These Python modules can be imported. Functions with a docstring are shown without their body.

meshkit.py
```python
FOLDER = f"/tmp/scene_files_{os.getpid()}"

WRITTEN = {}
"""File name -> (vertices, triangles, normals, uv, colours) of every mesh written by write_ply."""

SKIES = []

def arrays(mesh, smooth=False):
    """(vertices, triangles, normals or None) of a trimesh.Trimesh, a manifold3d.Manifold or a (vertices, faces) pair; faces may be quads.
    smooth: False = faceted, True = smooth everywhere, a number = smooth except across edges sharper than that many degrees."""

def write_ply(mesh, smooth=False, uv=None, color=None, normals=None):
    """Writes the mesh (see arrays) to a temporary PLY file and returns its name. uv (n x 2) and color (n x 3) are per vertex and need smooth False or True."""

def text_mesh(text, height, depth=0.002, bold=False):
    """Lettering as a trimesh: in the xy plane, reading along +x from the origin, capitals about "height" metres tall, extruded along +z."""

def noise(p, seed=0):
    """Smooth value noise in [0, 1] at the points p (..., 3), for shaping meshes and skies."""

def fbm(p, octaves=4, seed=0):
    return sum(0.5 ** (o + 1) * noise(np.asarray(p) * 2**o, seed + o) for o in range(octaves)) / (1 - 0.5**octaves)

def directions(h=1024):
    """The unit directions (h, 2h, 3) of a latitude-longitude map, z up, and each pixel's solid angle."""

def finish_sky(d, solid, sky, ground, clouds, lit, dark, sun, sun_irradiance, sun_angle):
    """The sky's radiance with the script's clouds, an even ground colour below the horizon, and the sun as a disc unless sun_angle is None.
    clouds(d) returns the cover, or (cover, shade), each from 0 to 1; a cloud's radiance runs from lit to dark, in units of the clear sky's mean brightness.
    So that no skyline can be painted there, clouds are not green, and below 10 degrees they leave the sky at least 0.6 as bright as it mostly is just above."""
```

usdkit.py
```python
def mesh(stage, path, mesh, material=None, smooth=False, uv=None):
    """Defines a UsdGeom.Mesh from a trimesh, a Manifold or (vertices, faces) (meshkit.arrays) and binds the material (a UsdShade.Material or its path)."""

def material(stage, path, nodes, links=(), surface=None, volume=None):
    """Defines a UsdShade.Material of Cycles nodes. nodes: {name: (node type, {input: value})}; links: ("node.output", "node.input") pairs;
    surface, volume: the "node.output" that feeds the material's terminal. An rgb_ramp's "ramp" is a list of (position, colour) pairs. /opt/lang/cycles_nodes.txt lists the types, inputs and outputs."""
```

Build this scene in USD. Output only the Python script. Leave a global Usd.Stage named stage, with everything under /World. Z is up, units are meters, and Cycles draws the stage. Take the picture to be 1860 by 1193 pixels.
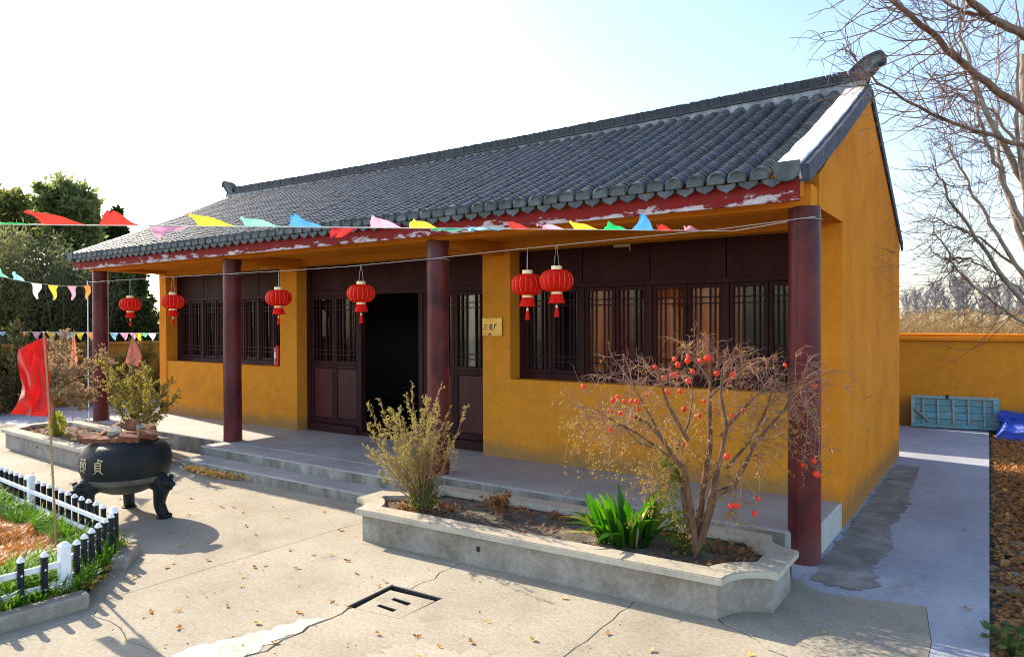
import math, random
import numpy as np, trimesh, shapely
from shapely import affinity
from shapely.geometry import Polygon, LineString, box as sbox
from shapely.ops import unary_union
import usdkit, meshkit
from pxr import Usd, UsdGeom, UsdLux, UsdShade, Gf, Sdf

random.seed(7)
RNG = np.random.default_rng(7)
stage = Usd.Stage.CreateInMemory()
UsdGeom.Xform.Define(stage, '/World')
stage.SetDefaultPrim(stage.GetPrimAtPath('/World'))
PI = math.pi

# ------------------------------------------------------------------ camera
F_PX, YAW, PITCH, ROLL = 1283.08, 0.6099, -0.0092, -0.0032
EYE = np.array([1.3752, -6.2262, 2.0])
FW = np.array([-math.sin(YAW) * math.cos(PITCH), math.cos(YAW) * math.cos(PITCH), math.sin(PITCH)])
RT = np.array([math.cos(YAW), math.sin(YAW), 0.0]); UP = np.cross(RT, FW)
RT, UP = math.cos(ROLL) * RT + math.sin(ROLL) * UP, math.cos(ROLL) * UP - math.sin(ROLL) * RT
cam = UsdGeom.Camera.Define(stage, '/World/camera')
m4 = Gf.Matrix4d(*RT, 0, *UP, 0, *(-FW), 0, *EYE, 1)
cam.AddTransformOp().Set(m4)
cam.CreateHorizontalApertureAttr(36.0); cam.CreateVerticalApertureAttr(36.0 * 656 / 1024)
cam.CreateFocalLengthAttr(36.0 * F_PX / 1860)
cam.CreateClippingRangeAttr(Gf.Vec2f(0.05, 5000))
cam.CreateExposureAttr(1.22)

# ------------------------------------------------------------------ sun and sky
SUN = np.array([-1.62, 0.22, 1.0]); SUN /= np.linalg.norm(SUN)
ELEV, ROT = math.asin(SUN[2]), math.atan2(SUN[0], SUN[1])
sun = UsdLux.DistantLight.Define(stage, '/World/sun')
zx = np.cross([0, 0, 1], SUN); zx /= np.linalg.norm(zx); zy = np.cross(SUN, zx)
sun.AddTransformOp().Set(Gf.Matrix4d(*zx, 0, *zy, 0, *SUN, 0, 0, 0, 0, 1))
sun.CreateIntensityAttr(1.12); sun.CreateAngleAttr(0.5); sun.CreateColorAttr(Gf.Vec3f(1.0, 0.87, 0.67)); sun.CreateNormalizeAttr(True)
sky = UsdLux.DomeLight.Define(stage, '/World/sky')
sky.GetPrim().SetCustomDataByKey('kind', 'structure')
skym = usdkit.material(stage, '/World/Looks/sky', {
    's': ('sky_texture', {'sky_type': 'single_scattering', 'sun_disc': False, 'sun_elevation': ELEV, 'sun_rotation': ROT, 'air_density': 1.0, 'aerosol_density': 1.3, 'ozone_density': 1.0}),
    'b': ('background_shader', {'strength': 0.15})}, [('s.color', 'b.color')], surface='b.background')
UsdShade.MaterialBindingAPI.Apply(sky.GetPrim()).Bind(skym)

# ------------------------------------------------------------------ helpers
def ray(px, py): return FW + RT * (px - 930) / F_PX - UP * (py - 596.5) / F_PX
def on(px, py, axis, val):                       # the point of a plane that stands behind a place of the photograph
    d = ray(px, py); i = 'xyz'.index(axis)
    return EYE + d * (val - EYE[i]) / d[i]
def deep(px, py, z): return EYE + ray(px, py) * z

def numbered(path):
    if not stage.GetPrimAtPath(path): return path
    k = 1
    while stage.GetPrimAtPath(f'{path}_{k:03d}'): k += 1
    return f'{path}_{k:03d}'
COUNT = {}
def fresh(parent, name):
    base = f'{parent}/{name}'; k = COUNT.get(base, 0); COUNT[base] = k + 1
    return base if k == 0 else f'{base}_{k:03d}'
def ppath(parent):
    if parent is None: return '/World'
    return str(parent.GetPath())
def meta(p, label=None, cat=None, group=None, kind=None):
    for k, v in (('label', label), ('category', cat), ('group', group), ('kind', kind)):
        if v: p.SetCustomDataByKey(k, v)
    return p
def obj(name, mesh, mat, parent=None, smooth=False, **kw):
    if isinstance(mesh, MB): mesh = mesh.mesh()
    m = usdkit.mesh(stage, fresh(ppath(parent), name), mesh, mat, smooth)
    m.CreateDoubleSidedAttr(True)
    return meta(m.GetPrim(), **kw)
def thing(name, label=None, cat=None, group=None, loc=(0, 0, 0), rotz=0, kind=None):
    x = UsdGeom.Xform.Define(stage, fresh('/World', name))
    x.AddTranslateOp().Set(Gf.Vec3d(*map(float, loc)))
    if rotz: x.AddRotateZOp().Set(math.degrees(rotz))
    return meta(x.GetPrim(), label, cat, group, kind)
def copy_of(root, name, loc, rot=(0, 0, 0), label=None, group=None, scale=None):
    was = root.GetCustomData()
    x = UsdGeom.Xform.Define(stage, fresh('/World', name))
    x.GetPrim().GetReferences().AddInternalReference(root.GetPath())
    xf = UsdGeom.Xformable(x); xf.ClearXformOpOrder()
    x.GetPrim().SetInstanceable(True)
    M = Gf.Matrix4d(); q = trimesh.transformations.euler_matrix(*rot)
    if scale: q[:3, :3] = q[:3, :3] @ np.diag(np.broadcast_to(scale, 3))
    q[:3, 3] = loc
    x.MakeMatrixXform().Set(Gf.Matrix4d(*q.T.ravel().tolist()))
    return meta(x.GetPrim(), label or was['label'], was['category'], group or was.get('group'))

class MB:
    """collects shapes that become one mesh"""
    def __init__(s): s.v, s.f, s.n = [], [], 0
    def add(s, v, f):
        v = np.asarray(v, float); f = np.asarray(f, int)
        if len(f) == 0: return s
        if f.shape[1] == 4: f = np.vstack([f[:, [0, 1, 2]], f[:, [0, 2, 3]]])
        s.v.append(v); s.f.append(f + s.n); s.n += len(v); return s
    def tm(s, m): return s.add(m.vertices, m.faces)
    def box(s, x0, x1, y0, y1, z0, z1, bev=0.0, M=None):
        m = bbox(x0, x1, y0, y1, z0, z1, bev)
        if M is not None: m.apply_transform(M)
        return s.tm(m)
    def tube(s, pts, rad, sides=6, cap=True):
        p = np.asarray(pts, float); r = np.broadcast_to(np.asarray(rad, float), (len(p),))
        t = np.gradient(p, axis=0); t /= np.linalg.norm(t, axis=1, keepdims=True) + 1e-12
        ref = np.array([0, 0, 1.0]) if abs(t.mean(0)[2]) < 0.85 * np.linalg.norm(t.mean(0)) + 1e-9 else np.array([1.0, 0, 0])
        a = np.cross(t, ref); a /= np.linalg.norm(a, axis=1, keepdims=True) + 1e-12
        b = np.cross(t, a); an = np.arange(sides) * 2 * PI / sides
        v = p[:, None] + r[:, None, None] * (np.cos(an)[None, :, None] * a[:, None] + np.sin(an)[None, :, None] * b[:, None])
        i, j = np.meshgrid(np.arange(len(p) - 1), np.arange(sides), indexing='ij')
        q = np.stack([i * sides + j, i * sides + (j + 1) % sides, (i + 1) * sides + (j + 1) % sides, (i + 1) * sides + j], -1).reshape(-1, 4)
        s.add(v.reshape(-1, 3), q)
        if cap and r[0] > 0.004:
            n = len(p)
            for ring in (0, n - 1):
                c = np.vstack([v[ring], p[ring]]); s.add(c, [[k, (k + 1) % sides, sides] for k in range(sides)])
        return s
    def cone(s, p0, p1, r0, r1, sides=3):               # many twigs at once: arrays of starts and ends
        p0, p1 = np.asarray(p0, float), np.asarray(p1, float); n = len(p0)
        t = p1 - p0; t /= np.linalg.norm(t, axis=1, keepdims=True) + 1e-12
        ref = np.where(np.abs(t[:, 2:]) < 0.9, [[0, 0, 1.0]], [[1.0, 0, 0]])
        a = np.cross(t, ref); a /= np.linalg.norm(a, axis=1, keepdims=True); b = np.cross(t, a)
        an = np.arange(sides) * 2 * PI / sides
        off = np.cos(an)[None, :, None] * a[:, None] + np.sin(an)[None, :, None] * b[:, None]
        r0 = np.broadcast_to(r0, (n,))[:, None, None]; r1 = np.broadcast_to(r1, (n,))[:, None, None]
        v = np.concatenate([p0[:, None] + off * r0, p1[:, None] + off * r1], 1)
        base = np.arange(n)[:, None] * 2 * sides
        f = np.concatenate([base + np.array([[k, (k + 1) % sides, sides + (k + 1) % sides, sides + k]]) for k in range(sides)], 0)
        return s.add(v.reshape(-1, 3), f)
    def leaves(s, p, d, nrm, L, W, fold=0.15):          # diamond leaves: base p, direction d, face normal nrm
        p, d, nrm = (np.asarray(x, float) for x in (p, d, nrm)); n = len(p)
        d = d / (np.linalg.norm(d, axis=1, keepdims=True) + 1e-12)
        w = np.cross(d, nrm); w /= np.linalg.norm(w, axis=1, keepdims=True) + 1e-12
        up = np.cross(w, d)
        L = np.broadcast_to(L, (n,))[:, None]; W = np.broadcast_to(W, (n,))[:, None]
        mid = p + d * L * 0.45
        v = np.stack([p, mid + w * W / 2 + up * W * fold, p + d * L, mid - w * W / 2 + up * W * fold], 1).reshape(-1, 3)
        b = np.arange(n)[:, None] * 4
        return s.add(v, np.vstack([b + np.array([[0, 1, 2]]), b + np.array([[0, 2, 3]])]))
    def mesh(s): return (np.vstack(s.v), np.vstack(s.f))

def bbox(x0, x1, y0, y1, z0, z1, bev=0.0):
    if bev <= 0:
        m = trimesh.creation.box((x1 - x0, y1 - y0, z1 - z0)); m.apply_translation(((x0 + x1) / 2, (y0 + y1) / 2, (z0 + z1) / 2)); return m
    b = min(bev, (x1 - x0) / 2.2, (y1 - y0) / 2.2, (z1 - z0) / 2.2); pts = []
    for sx in (0, 1):
        for sy in (0, 1):
            for sz in (0, 1):
                c = np.array([(x0, x1)[sx], (y0, y1)[sy], (z0, z1)[sz]]); g = np.array([b if not s_ else -b for s_ in (sx, sy, sz)])
                for k in range(3):
                    q = c + g; q[k] = c[k]; pts.append(q)
    return trimesh.convex.convex_hull(np.array(pts))
def extr(poly, z0, z1):
    out = []
    for g in getattr(poly, 'geoms', [poly]):
        if g.area < 1e-6: continue
        m = trimesh.creation.extrude_polygon(g, z1 - z0, engine='earcut'); m.apply_translation((0, 0, z0)); out.append(m)
    return trimesh.util.concatenate(out)
def lathe(profile, n=40, cx=0, cy=0):
    p = np.asarray(profile, float); a = np.arange(n) * 2 * PI / n
    v = np.stack([cx + p[:, 0, None] * np.cos(a), cy + p[:, 0, None] * np.sin(a), np.broadcast_to(p[:, 1, None], (len(p), n))], -1).reshape(-1, 3)
    i, j = np.meshgrid(np.arange(len(p) - 1), np.arange(n), indexing='ij')
    q = np.stack([i * n + j, i * n + (j + 1) % n, (i + 1) * n + (j + 1) % n, (i + 1) * n + j], -1).reshape(-1, 4)
    return v, np.vstack([q[:, [0, 1, 2]], q[:, [0, 2, 3]]])
def unit(v): v = np.asarray(v, float); return v / (np.linalg.norm(v, axis=-1, keepdims=True) + 1e-12)
def rdir(n, rng): return unit(rng.normal(size=(n, 3)))
def frame(o, x, y, z):
    M = np.eye(4); M[:3, 0], M[:3, 1], M[:3, 2], M[:3, 3] = x, y, z, o; return M

# ------------------------------------------------------------------ materials
L = '/World/Looks/'
def look(name, stops, scale=6, detail=6, rough=0.8, bump=0.0, foot=None, stain=None, bscale=40, spec=0.5, coat=0.0, stretch=(1, 1, 1), fine=None, metallic=0.0, rvar=None, sheen=0.0, bdist=0.02, distort=0.0):
    """noise-driven colour ramp; fine = (scale, amount) adds a small-grain light and dark variation; rvar adds a change of tone from piece to piece"""
    n = {'g': ('geometry', {}), 'm': ('mapping', {'scale': stretch}), 'n': ('noise_texture', {'scale': scale, 'detail': detail, 'roughness': 0.62, 'distortion': distort}),
         'r': ('rgb_ramp', {'ramp': stops}), 'p': ('principled_bsdf', {'roughness': rough, 'specular_ior_level': spec, 'coat_weight': coat, 'coat_roughness': 0.25, 'metallic': metallic, 'sheen_weight': sheen})}
    l = [('g.position', 'm.vector'), ('m.vector', 'n.vector'), ('n.fac', 'r.fac')]
    out = 'r.color'
    if fine:
        n['fn'] = ('noise_texture', {'scale': fine[0], 'detail': 4, 'roughness': 0.7}); n['fm'] = ('map_range', {'from_min': 0.3, 'from_max': 0.7, 'to_min': 1 - fine[1], 'to_max': 1 + fine[1]})
        n['fx'] = ('mix_color', {'blend_type': 'multiply', 'fac': 1.0}); n['fc'] = ('combine_color', {})
        l += [('g.position', 'fn.vector'), ('fn.fac', 'fm.value'), ('fm.result', 'fc.r'), ('fm.result', 'fc.g'), ('fm.result', 'fc.b'), (out, 'fx.a'), ('fc.color', 'fx.b')]; n['fx'][1]['use_clamp'] = False
        out = 'fx.result'
    if foot:                                            # splash dirt that fades out between two heights, with a ragged edge
        z0, z1, col = foot
        n['fs'] = ('separate_xyz', {}); n['fz'] = ('map_range', {'from_min': z0, 'from_max': z1, 'to_min': 0.85, 'to_max': -0.25}); n['fn2'] = ('noise_texture', {'scale': 3.2, 'detail': 7, 'roughness': 0.7}); n['fsub'] = ('math', {'math_type': 'add'})
        n['fcl'] = ('map_range', {'from_min': 0.62, 'from_max': 1.05, 'to_min': 0, 'to_max': 0.75, 'clamp': True}); n['fmx'] = ('mix_color', {'b': col})
        l += [('g.position', 'fs.vector'), ('fs.z', 'fz.value'), ('g.position', 'fn2.vector'), ('fn2.fac', 'fsub.value1'), ('fz.result', 'fsub.value2'), ('fsub.value', 'fcl.value'), ('fcl.result', 'fmx.fac'), (out, 'fmx.a')]; out = 'fmx.result'
    if stain:                                           # scattered darker or paler blots with a soft rim: (scale, stretch, lower bound, colour, strength)
        sc, stv, lo, col, amt = stain
        n['sm'] = ('mapping', {'scale': stv}); n['sn'] = ('noise_texture', {'scale': sc, 'detail': 8, 'roughness': 0.68, 'distortion': 0.4}); n['sr'] = ('map_range', {'from_min': lo, 'from_max': lo + .12, 'to_min': 0, 'to_max': amt, 'clamp': True}); n['sx'] = ('mix_color', {'b': col})
        l += [('g.position', 'sm.vector'), ('sm.vector', 'sn.vector'), ('sn.fac', 'sr.value'), ('sr.result', 'sx.fac'), (out, 'sx.a')]; out = 'sx.result'
    if rvar:
        n['ri'] = ('hsv', {'saturation': 1.0}); n['rm'] = ('map_range', {'from_min': 0, 'from_max': 1, 'to_min': 1 - rvar, 'to_max': 1 + rvar})
        n['oi'] = ('object_info', {}); n['ad'] = ('math', {'math_type': 'add'}); n['fr'] = ('math', {'math_type': 'fraction'})
        l += [('g.random_per_island', 'ad.value1'), ('oi.random', 'ad.value2'), ('ad.value', 'fr.value1'), ('fr.value', 'rm.value'), ('rm.result', 'ri.value'), (out, 'ri.color')]
        out = 'ri.color'
    l.append((out, 'p.base_color'))
    if bump:
        n['bn'] = ('noise_texture', {'scale': bscale, 'detail': 8, 'roughness': 0.65}); n['b'] = ('bump', {'strength': bump, 'distance': bdist})
        l += [('m.vector', 'bn.vector'), ('bn.fac', 'b.height'), ('b.normal', 'p.normal')]
    return usdkit.material(stage, L + name, n, l, surface='p.BSDF')
def leaf_look(name, cols, trans=0.45, rough=0.5, spec=0.3):
    """leaves: colour by piece, light passes through"""
    n = {'g': ('geometry', {}), 'oi': ('object_info', {}), 'ad': ('math', {'math_type': 'add'}), 'fr': ('math', {'math_type': 'fraction'}), 'r': ('rgb_ramp', {'ramp': cols}), 'p': ('principled_bsdf', {'roughness': rough, 'specular_ior_level': spec}), 't': ('translucent_bsdf', {}), 'x': ('mix_closure', {'fac': trans}),
         'h': ('hsv', {'saturation': 1.1, 'value': 1.5})}
    l = [('g.random_per_island', 'ad.value1'), ('oi.random', 'ad.value2'), ('ad.value', 'fr.value1'), ('fr.value', 'r.fac'), ('r.color', 'p.base_color'), ('r.color', 'h.color'), ('h.color', 't.color'), ('p.BSDF', 'x.closure1'), ('t.BSDF', 'x.closure2')]
    return usdkit.material(stage, L + name, n, l, surface='x.closure')
def plain(name, c, rough=0.5, spec=0.5, metallic=0.0, coat=0.0):
    return look(name, [(0.3, [x * 0.88 for x in c]), (0.7, [min(1, x * 1.1) for x in c])], scale=18, rough=rough, spec=spec, metallic=metallic, coat=coat)
def cloth(name, c, trans=0.4):
    n = {'p': ('principled_bsdf', {'base_color': c, 'roughness': 0.55, 'sheen_weight': 0.2}), 't': ('translucent_bsdf', {'color': c}), 'x': ('mix_closure', {'fac': trans}),
         'g': ('geometry', {}), 'bn': ('noise_texture', {'scale': 60, 'detail': 3}), 'b': ('bump', {'strength': 0.25, 'distance': 0.01})}
    l = [('p.BSDF', 'x.closure1'), ('t.BSDF', 'x.closure2'), ('g.position', 'bn.vector'), ('bn.fac', 'b.height'), ('b.normal', 'p.normal')]
    return usdkit.material(stage, L + name, n, l, surface='x.closure')

M = {}
M['yellow'] = look('yellow_wall', [(0.25, (.49, .160, .014)), (0.5, (.59, .197, .017)), (0.75, (.65, .228, .022))], foot=(.0, .55, (.20, .12, .05)), stain=(2.2, (1, 1, .16), .60, (.40, .15, .02), .45), scale=1.6, rough=1.0, bump=0.25, bscale=45, spec=0.05, fine=(14, 0.07))
M['yellow_worn'] = look('yellow_wall_worn', [(0.22, (.34, .148, .036)), (0.40, (.52, .197, .020)), (0.75, (.60, .23, .023))], foot=(.22, .62, (.22, .14, .06)), stain=(2.4, (1, 1, .16), .59, (.38, .15, .025), .45), scale=0.9, rough=1.0, bump=0.25, bscale=45, spec=0.05, fine=(9, 0.10))
M['yellow_shade'] = look('yellow_wall_shade', [(0.25, (.14, .085, .03)), (0.5, (.27, .13, .025)), (0.75, (.36, .17, .03))], scale=1.4, rough=1.0, bump=0.25, bscale=45, spec=0.05, fine=(9, 0.12))  # darkened yellow: the far left wall's shade is put into the colour
M['maroon'] = look('maroon_paint', [(0.28, (.026, .006, .009)), (0.42, (.070, .010, .012)), (0.56, (.115, .015, .013)), (0.68, (.085, .024, .034)), (0.8, (.13, .055, .06))], foot=(.0, .5, (.10, .04, .035)), stain=(16, (1, 1, .5), .69, (.34, .27, .28), .6), scale=2.6, rough=0.42, spec=0.25, bump=0.12, bscale=30, fine=(30, 0.12), distort=0.6)
M['wood'] = look('dark_maroon_wood', [(0.3, (.020, .0055, .006)), (0.55, (.034, .008, .008)), (0.75, (.050, .013, .013))], scale=3.0, rough=0.6, spec=0.12, bump=0.15, bscale=30, stretch=(1, 1, .25), fine=(24, 0.15))
M['wood_red'] = look('door_panel_paint', [(0.3, (.036, .008, .008)), (0.55, (.068, .012, .011)), (0.75, (.09, .020, .019))], scale=2.5, rough=0.5, spec=0.2, bump=0.12, bscale=30, stretch=(1, 1, .4), fine=(20, 0.15))
M['tile'] = look('roof_tile_clay', [(0.3, (.026, .030, .037)), (0.5, (.046, .051, .060)), (0.72, (.085, .088, .092))], scale=5, rough=0.5, bump=0.5, bscale=60, rvar=0.30, fine=(50, 0.2))
M['cap'] = look('eave_tile_clay', [(0.3, (.032, .040, .042)), (0.5, (.058, .068, .070)), (0.75, (.11, .118, .115))], scale=9, rough=0.8, bump=0.4, bscale=50, rvar=0.2)
M['pan'] = look('pan_tile_clay_shaded', [(0.3, (.008, .009, .011)), (0.7, (.022, .024, .028))], scale=7, rough=0.85, bump=0.4, bscale=60, rvar=0.25)  # darker than the barrels: shade between the rows is put into the colour
M['ridge'] = look('ridge_tile_clay', [(0.3, (.014, .016, .022)), (0.7, (.034, .038, .046))], scale=7, rough=0.75, bump=0.4, bscale=60, rvar=0.25)
M['lime'] = look('lime_plaster', [(0.32, (.09, .10, .115)), (0.5, (.24, .25, .26)), (0.7, (.46, .46, .45))], scale=5, rough=0.9, bump=0.4, bscale=40, fine=(30, 0.15))
M['white_lime'] = look('white_lime_plaster', [(0.25, (.45, .44, .41)), (0.42, (.62, .60, .56)), (0.7, (.74, .73, .69))], scale=4, rough=0.9, bump=0.35, bscale=40)
M['verge'] = look('blue_black_verge', [(0.3, (.016, .018, .03)), (0.55, (.04, .045, .068)), (0.75, (.12, .13, .16))], scale=9, rough=0.75, bump=0.4, bscale=40)
M['carve'] = look('grey_carved_tile', [(0.3, (.06, .064, .07)), (0.6, (.14, .145, .155)), (0.8, (.24, .24, .235))], scale=14, rough=0.8, bump=0.9, bscale=24, bdist=0.03)
M['fascia'] = usdkit.material(stage, L + 'peeling_red_paint', {
    'g': ('geometry', {}), 'm': ('mapping', {'scale': (1.1, 1, 4.0)}), 'n': ('noise_texture', {'scale': 2.6, 'detail': 9, 'roughness': 0.72}), 's': ('separate_xyz', {}),
    'z': ('map_range', {'from_min': 2.95, 'from_max': 3.10, 'to_min': 0.105, 'to_max': -0.13, 'clamp': True}), 'a': ('math', {'math_type': 'add'}),
    'r': ('rgb_ramp', {'ramp': [(0.0, (.10, .010, .009)), (0.42, (.19, .016, .013)), (0.56, (.15, .018, .016)), (0.575, (.38, .30, .29)), (0.75, (.54, .48, .47))]}),
    'b': ('bump', {'strength': 0.4, 'distance': 0.01}), 'p': ('principled_bsdf', {'roughness': 0.9, 'specular_ior_level': 0.1})},
    [('g.position', 'm.vector'), ('m.vector', 'n.vector'), ('g.position', 's.vector'), ('s.z', 'z.value'), ('n.fac', 'a.value1'), ('z.result', 'a.value2'), ('a.value', 'r.fac'), ('r.color', 'p.base_color'), ('n.fac', 'b.height'), ('b.normal', 'p.normal')], surface='p.BSDF')
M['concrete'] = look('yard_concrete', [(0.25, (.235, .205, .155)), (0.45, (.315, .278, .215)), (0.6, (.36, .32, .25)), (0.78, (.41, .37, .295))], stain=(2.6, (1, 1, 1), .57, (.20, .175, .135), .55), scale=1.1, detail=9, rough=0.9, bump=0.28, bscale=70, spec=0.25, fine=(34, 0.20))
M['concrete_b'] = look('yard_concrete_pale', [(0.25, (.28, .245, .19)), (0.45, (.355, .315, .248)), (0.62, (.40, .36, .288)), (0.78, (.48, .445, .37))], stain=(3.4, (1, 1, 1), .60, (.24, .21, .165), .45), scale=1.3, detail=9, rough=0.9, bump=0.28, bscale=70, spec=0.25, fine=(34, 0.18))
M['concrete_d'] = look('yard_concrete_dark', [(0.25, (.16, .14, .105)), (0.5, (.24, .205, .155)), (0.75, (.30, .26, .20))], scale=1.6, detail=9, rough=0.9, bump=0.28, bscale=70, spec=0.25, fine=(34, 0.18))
M['path'] = look('path_concrete', [(0.25, (.245, .26, .295)), (0.5, (.325, .345, .395)), (0.75, (.40, .42, .465))], stain=(2.0, (1, .5, 1), .58, (.22, .21, .19), .5), scale=1.3, detail=9, rough=0.85, bump=0.22, bscale=60, spec=0.3, fine=(18, 0.10), stretch=(1, .5, 1))
M['path_old'] = look('path_concrete_stained', [(0.3, (.12, .115, .10)), (0.48, (.20, .19, .165)), (0.6, (.27, .26, .24)), (0.75, (.34, .335, .33))], scale=3.2, detail=9, rough=0.9, bump=0.3, bscale=60, fine=(18, 0.12))
M['porch'] = look('porch_concrete', [(0.25, (.25, .24, .225)), (0.5, (.34, .325, .30)), (0.75, (.42, .405, .375))], stain=(2.4, (1, 1, 1), .58, (.19, .175, .15), .5), scale=1.5, detail=9, rough=0.8, bump=0.22, bscale=60, fine=(20, 0.10))
M['step'] = look('step_riser_concrete', [(0.30, (.075, .068, .05)), (0.46, (.16, .145, .115)), (0.60, (.26, .24, .205)), (0.76, (.36, .34, .30))], scale=3.4, detail=9, rough=0.9, bump=0.3, bscale=50, stretch=(1.2, 1, .45), fine=(18, 0.12))
M['planter'] = look('planter_render', [(0.28, (.135, .110, .080)), (0.42, (.21, .178, .140)), (0.58, (.265, .235, .195)), (0.74, (.33, .30, .26))], foot=(-.06, .08, (.20, .165, .115)), stain=(5, (1, 1, .35), .61, (.17, .14, .10), .5), scale=3.0, detail=9, rough=0.9, bump=0.3, bscale=50, fine=(24, 0.14))
M['coping'] = look('planter_coping', [(0.26, (.27, .235, .18)), (0.5, (.37, .325, .25)), (0.75, (.44, .395, .32))], scale=2.4, detail=9, rough=0.9, bump=0.28, bscale=60, fine=(24, 0.14))
M['patch'] = look('white_cement', [(0.25, (.36, .33, .28)), (0.55, (.50, .47, .41)), (0.75, (.58, .555, .50))], scale=5, rough=0.9, bump=0.3, bscale=50, fine=(20, 0.1))
M['soil'] = look('dry_soil', [(0.3, (.085, .070, .050)), (0.55, (.16, .135, .105)), (0.75, (.23, .20, .165))], scale=7, detail=9, rough=0.95, bump=0.9, bscale=30, bdist=0.05, fine=(60, 0.3))
M['earth'] = look('bare_earth', [(0.3, (.07, .058, .042)), (0.55, (.12, .10, .075)), (0.75, (.18, .155, .115))], scale=1.8, detail=9, rough=0.95, bump=0.6, bscale=12, bdist=0.05, fine=(30, 0.25))
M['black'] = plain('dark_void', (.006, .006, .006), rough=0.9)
M['inside'] = plain('interior_shade_tone', (.030, .024, .020), rough=0.9)  # near-black colour stands in for the unlit room
M['glass'] = usdkit.material(stage, L + 'window_glass', {'f': ('fresnel', {'IOR': 1.36}), 't': ('transparent_bsdf', {'color': (.92, .94, .93)}), 'gl': ('glossy_bsdf', {'color': (.9, .9, .9), 'roughness': 0.03}), 'x': ('mix_closure', {})},
    [('f.fac', 'x.fac'), ('t.BSDF', 'x.closure1'), ('gl.BSDF', 'x.closure2')], surface='x.closure')
M['frost'] = look('frosted_pane', [(0.3, (.20, .175, .115)), (0.7, (.36, .32, .22))], scale=4, rough=0.25, spec=0.5)
M['curtain'] = cloth('orange_curtain', (.92, .27, .04), 0.12)
M['curtain_red'] = cloth('red_curtain', (.42, .03, .015), 0.3)
M['brass'] = look('brass_plate', [(0.3, (.34, .20, .06)), (0.7, (.50, .32, .10))], scale=3, rough=0.16, metallic=0.95)
M['ink'] = plain('black_lettering', (.008, .008, .008), 0.5)
M['iron'] = look('black_iron', [(0.3, (.006, .0065, .007)), (0.5, (.011, .0115, .012)), (0.68, (.020, .020, .018)), (0.8, (.055, .050, .042))], scale=4.5, detail=9, rough=0.46, spec=0.22, bump=0.3, bscale=50, stretch=(1, 1, .5), fine=(30, 0.2))
M['iron_old'] = look('weathered_iron', [(0.3, (.012, .012, .011)), (0.5, (.035, .033, .028)), (0.68, (.075, .068, .055)), (0.82, (.13, .12, .10))], scale=6, detail=9, rough=0.6, bump=0.3, bscale=50, stretch=(1, 1, .5), fine=(30, 0.25))
M['iron_band'] = look('rusted_band', [(0.3, (.05, .045, .034)), (0.6, (.13, .115, .085)), (0.8, (.20, .18, .14))], scale=9, rough=0.7, bump=0.3, bscale=40)
M['gold'] = look('faded_gold_paint', [(0.3, (.32, .25, .13)), (0.7, (.50, .41, .24))], scale=12, rough=0.5)
M['brick'] = look('red_brick', [(0.28, (.055, .018, .010)), (0.46, (.155, .045, .018)), (0.58, (.22, .072, .028)), (0.68, (.24, .16, .11)), (0.82, (.32, .26, .20))], scale=16, rough=0.92, bump=0.5, bscale=60, rvar=0.25)
M['mortar'] = look('mortared_brick', [(0.3, (.20, .17, .14)), (0.7, (.38, .34, .29))], scale=16, rough=0.95, bump=0.6, bscale=60)
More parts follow.
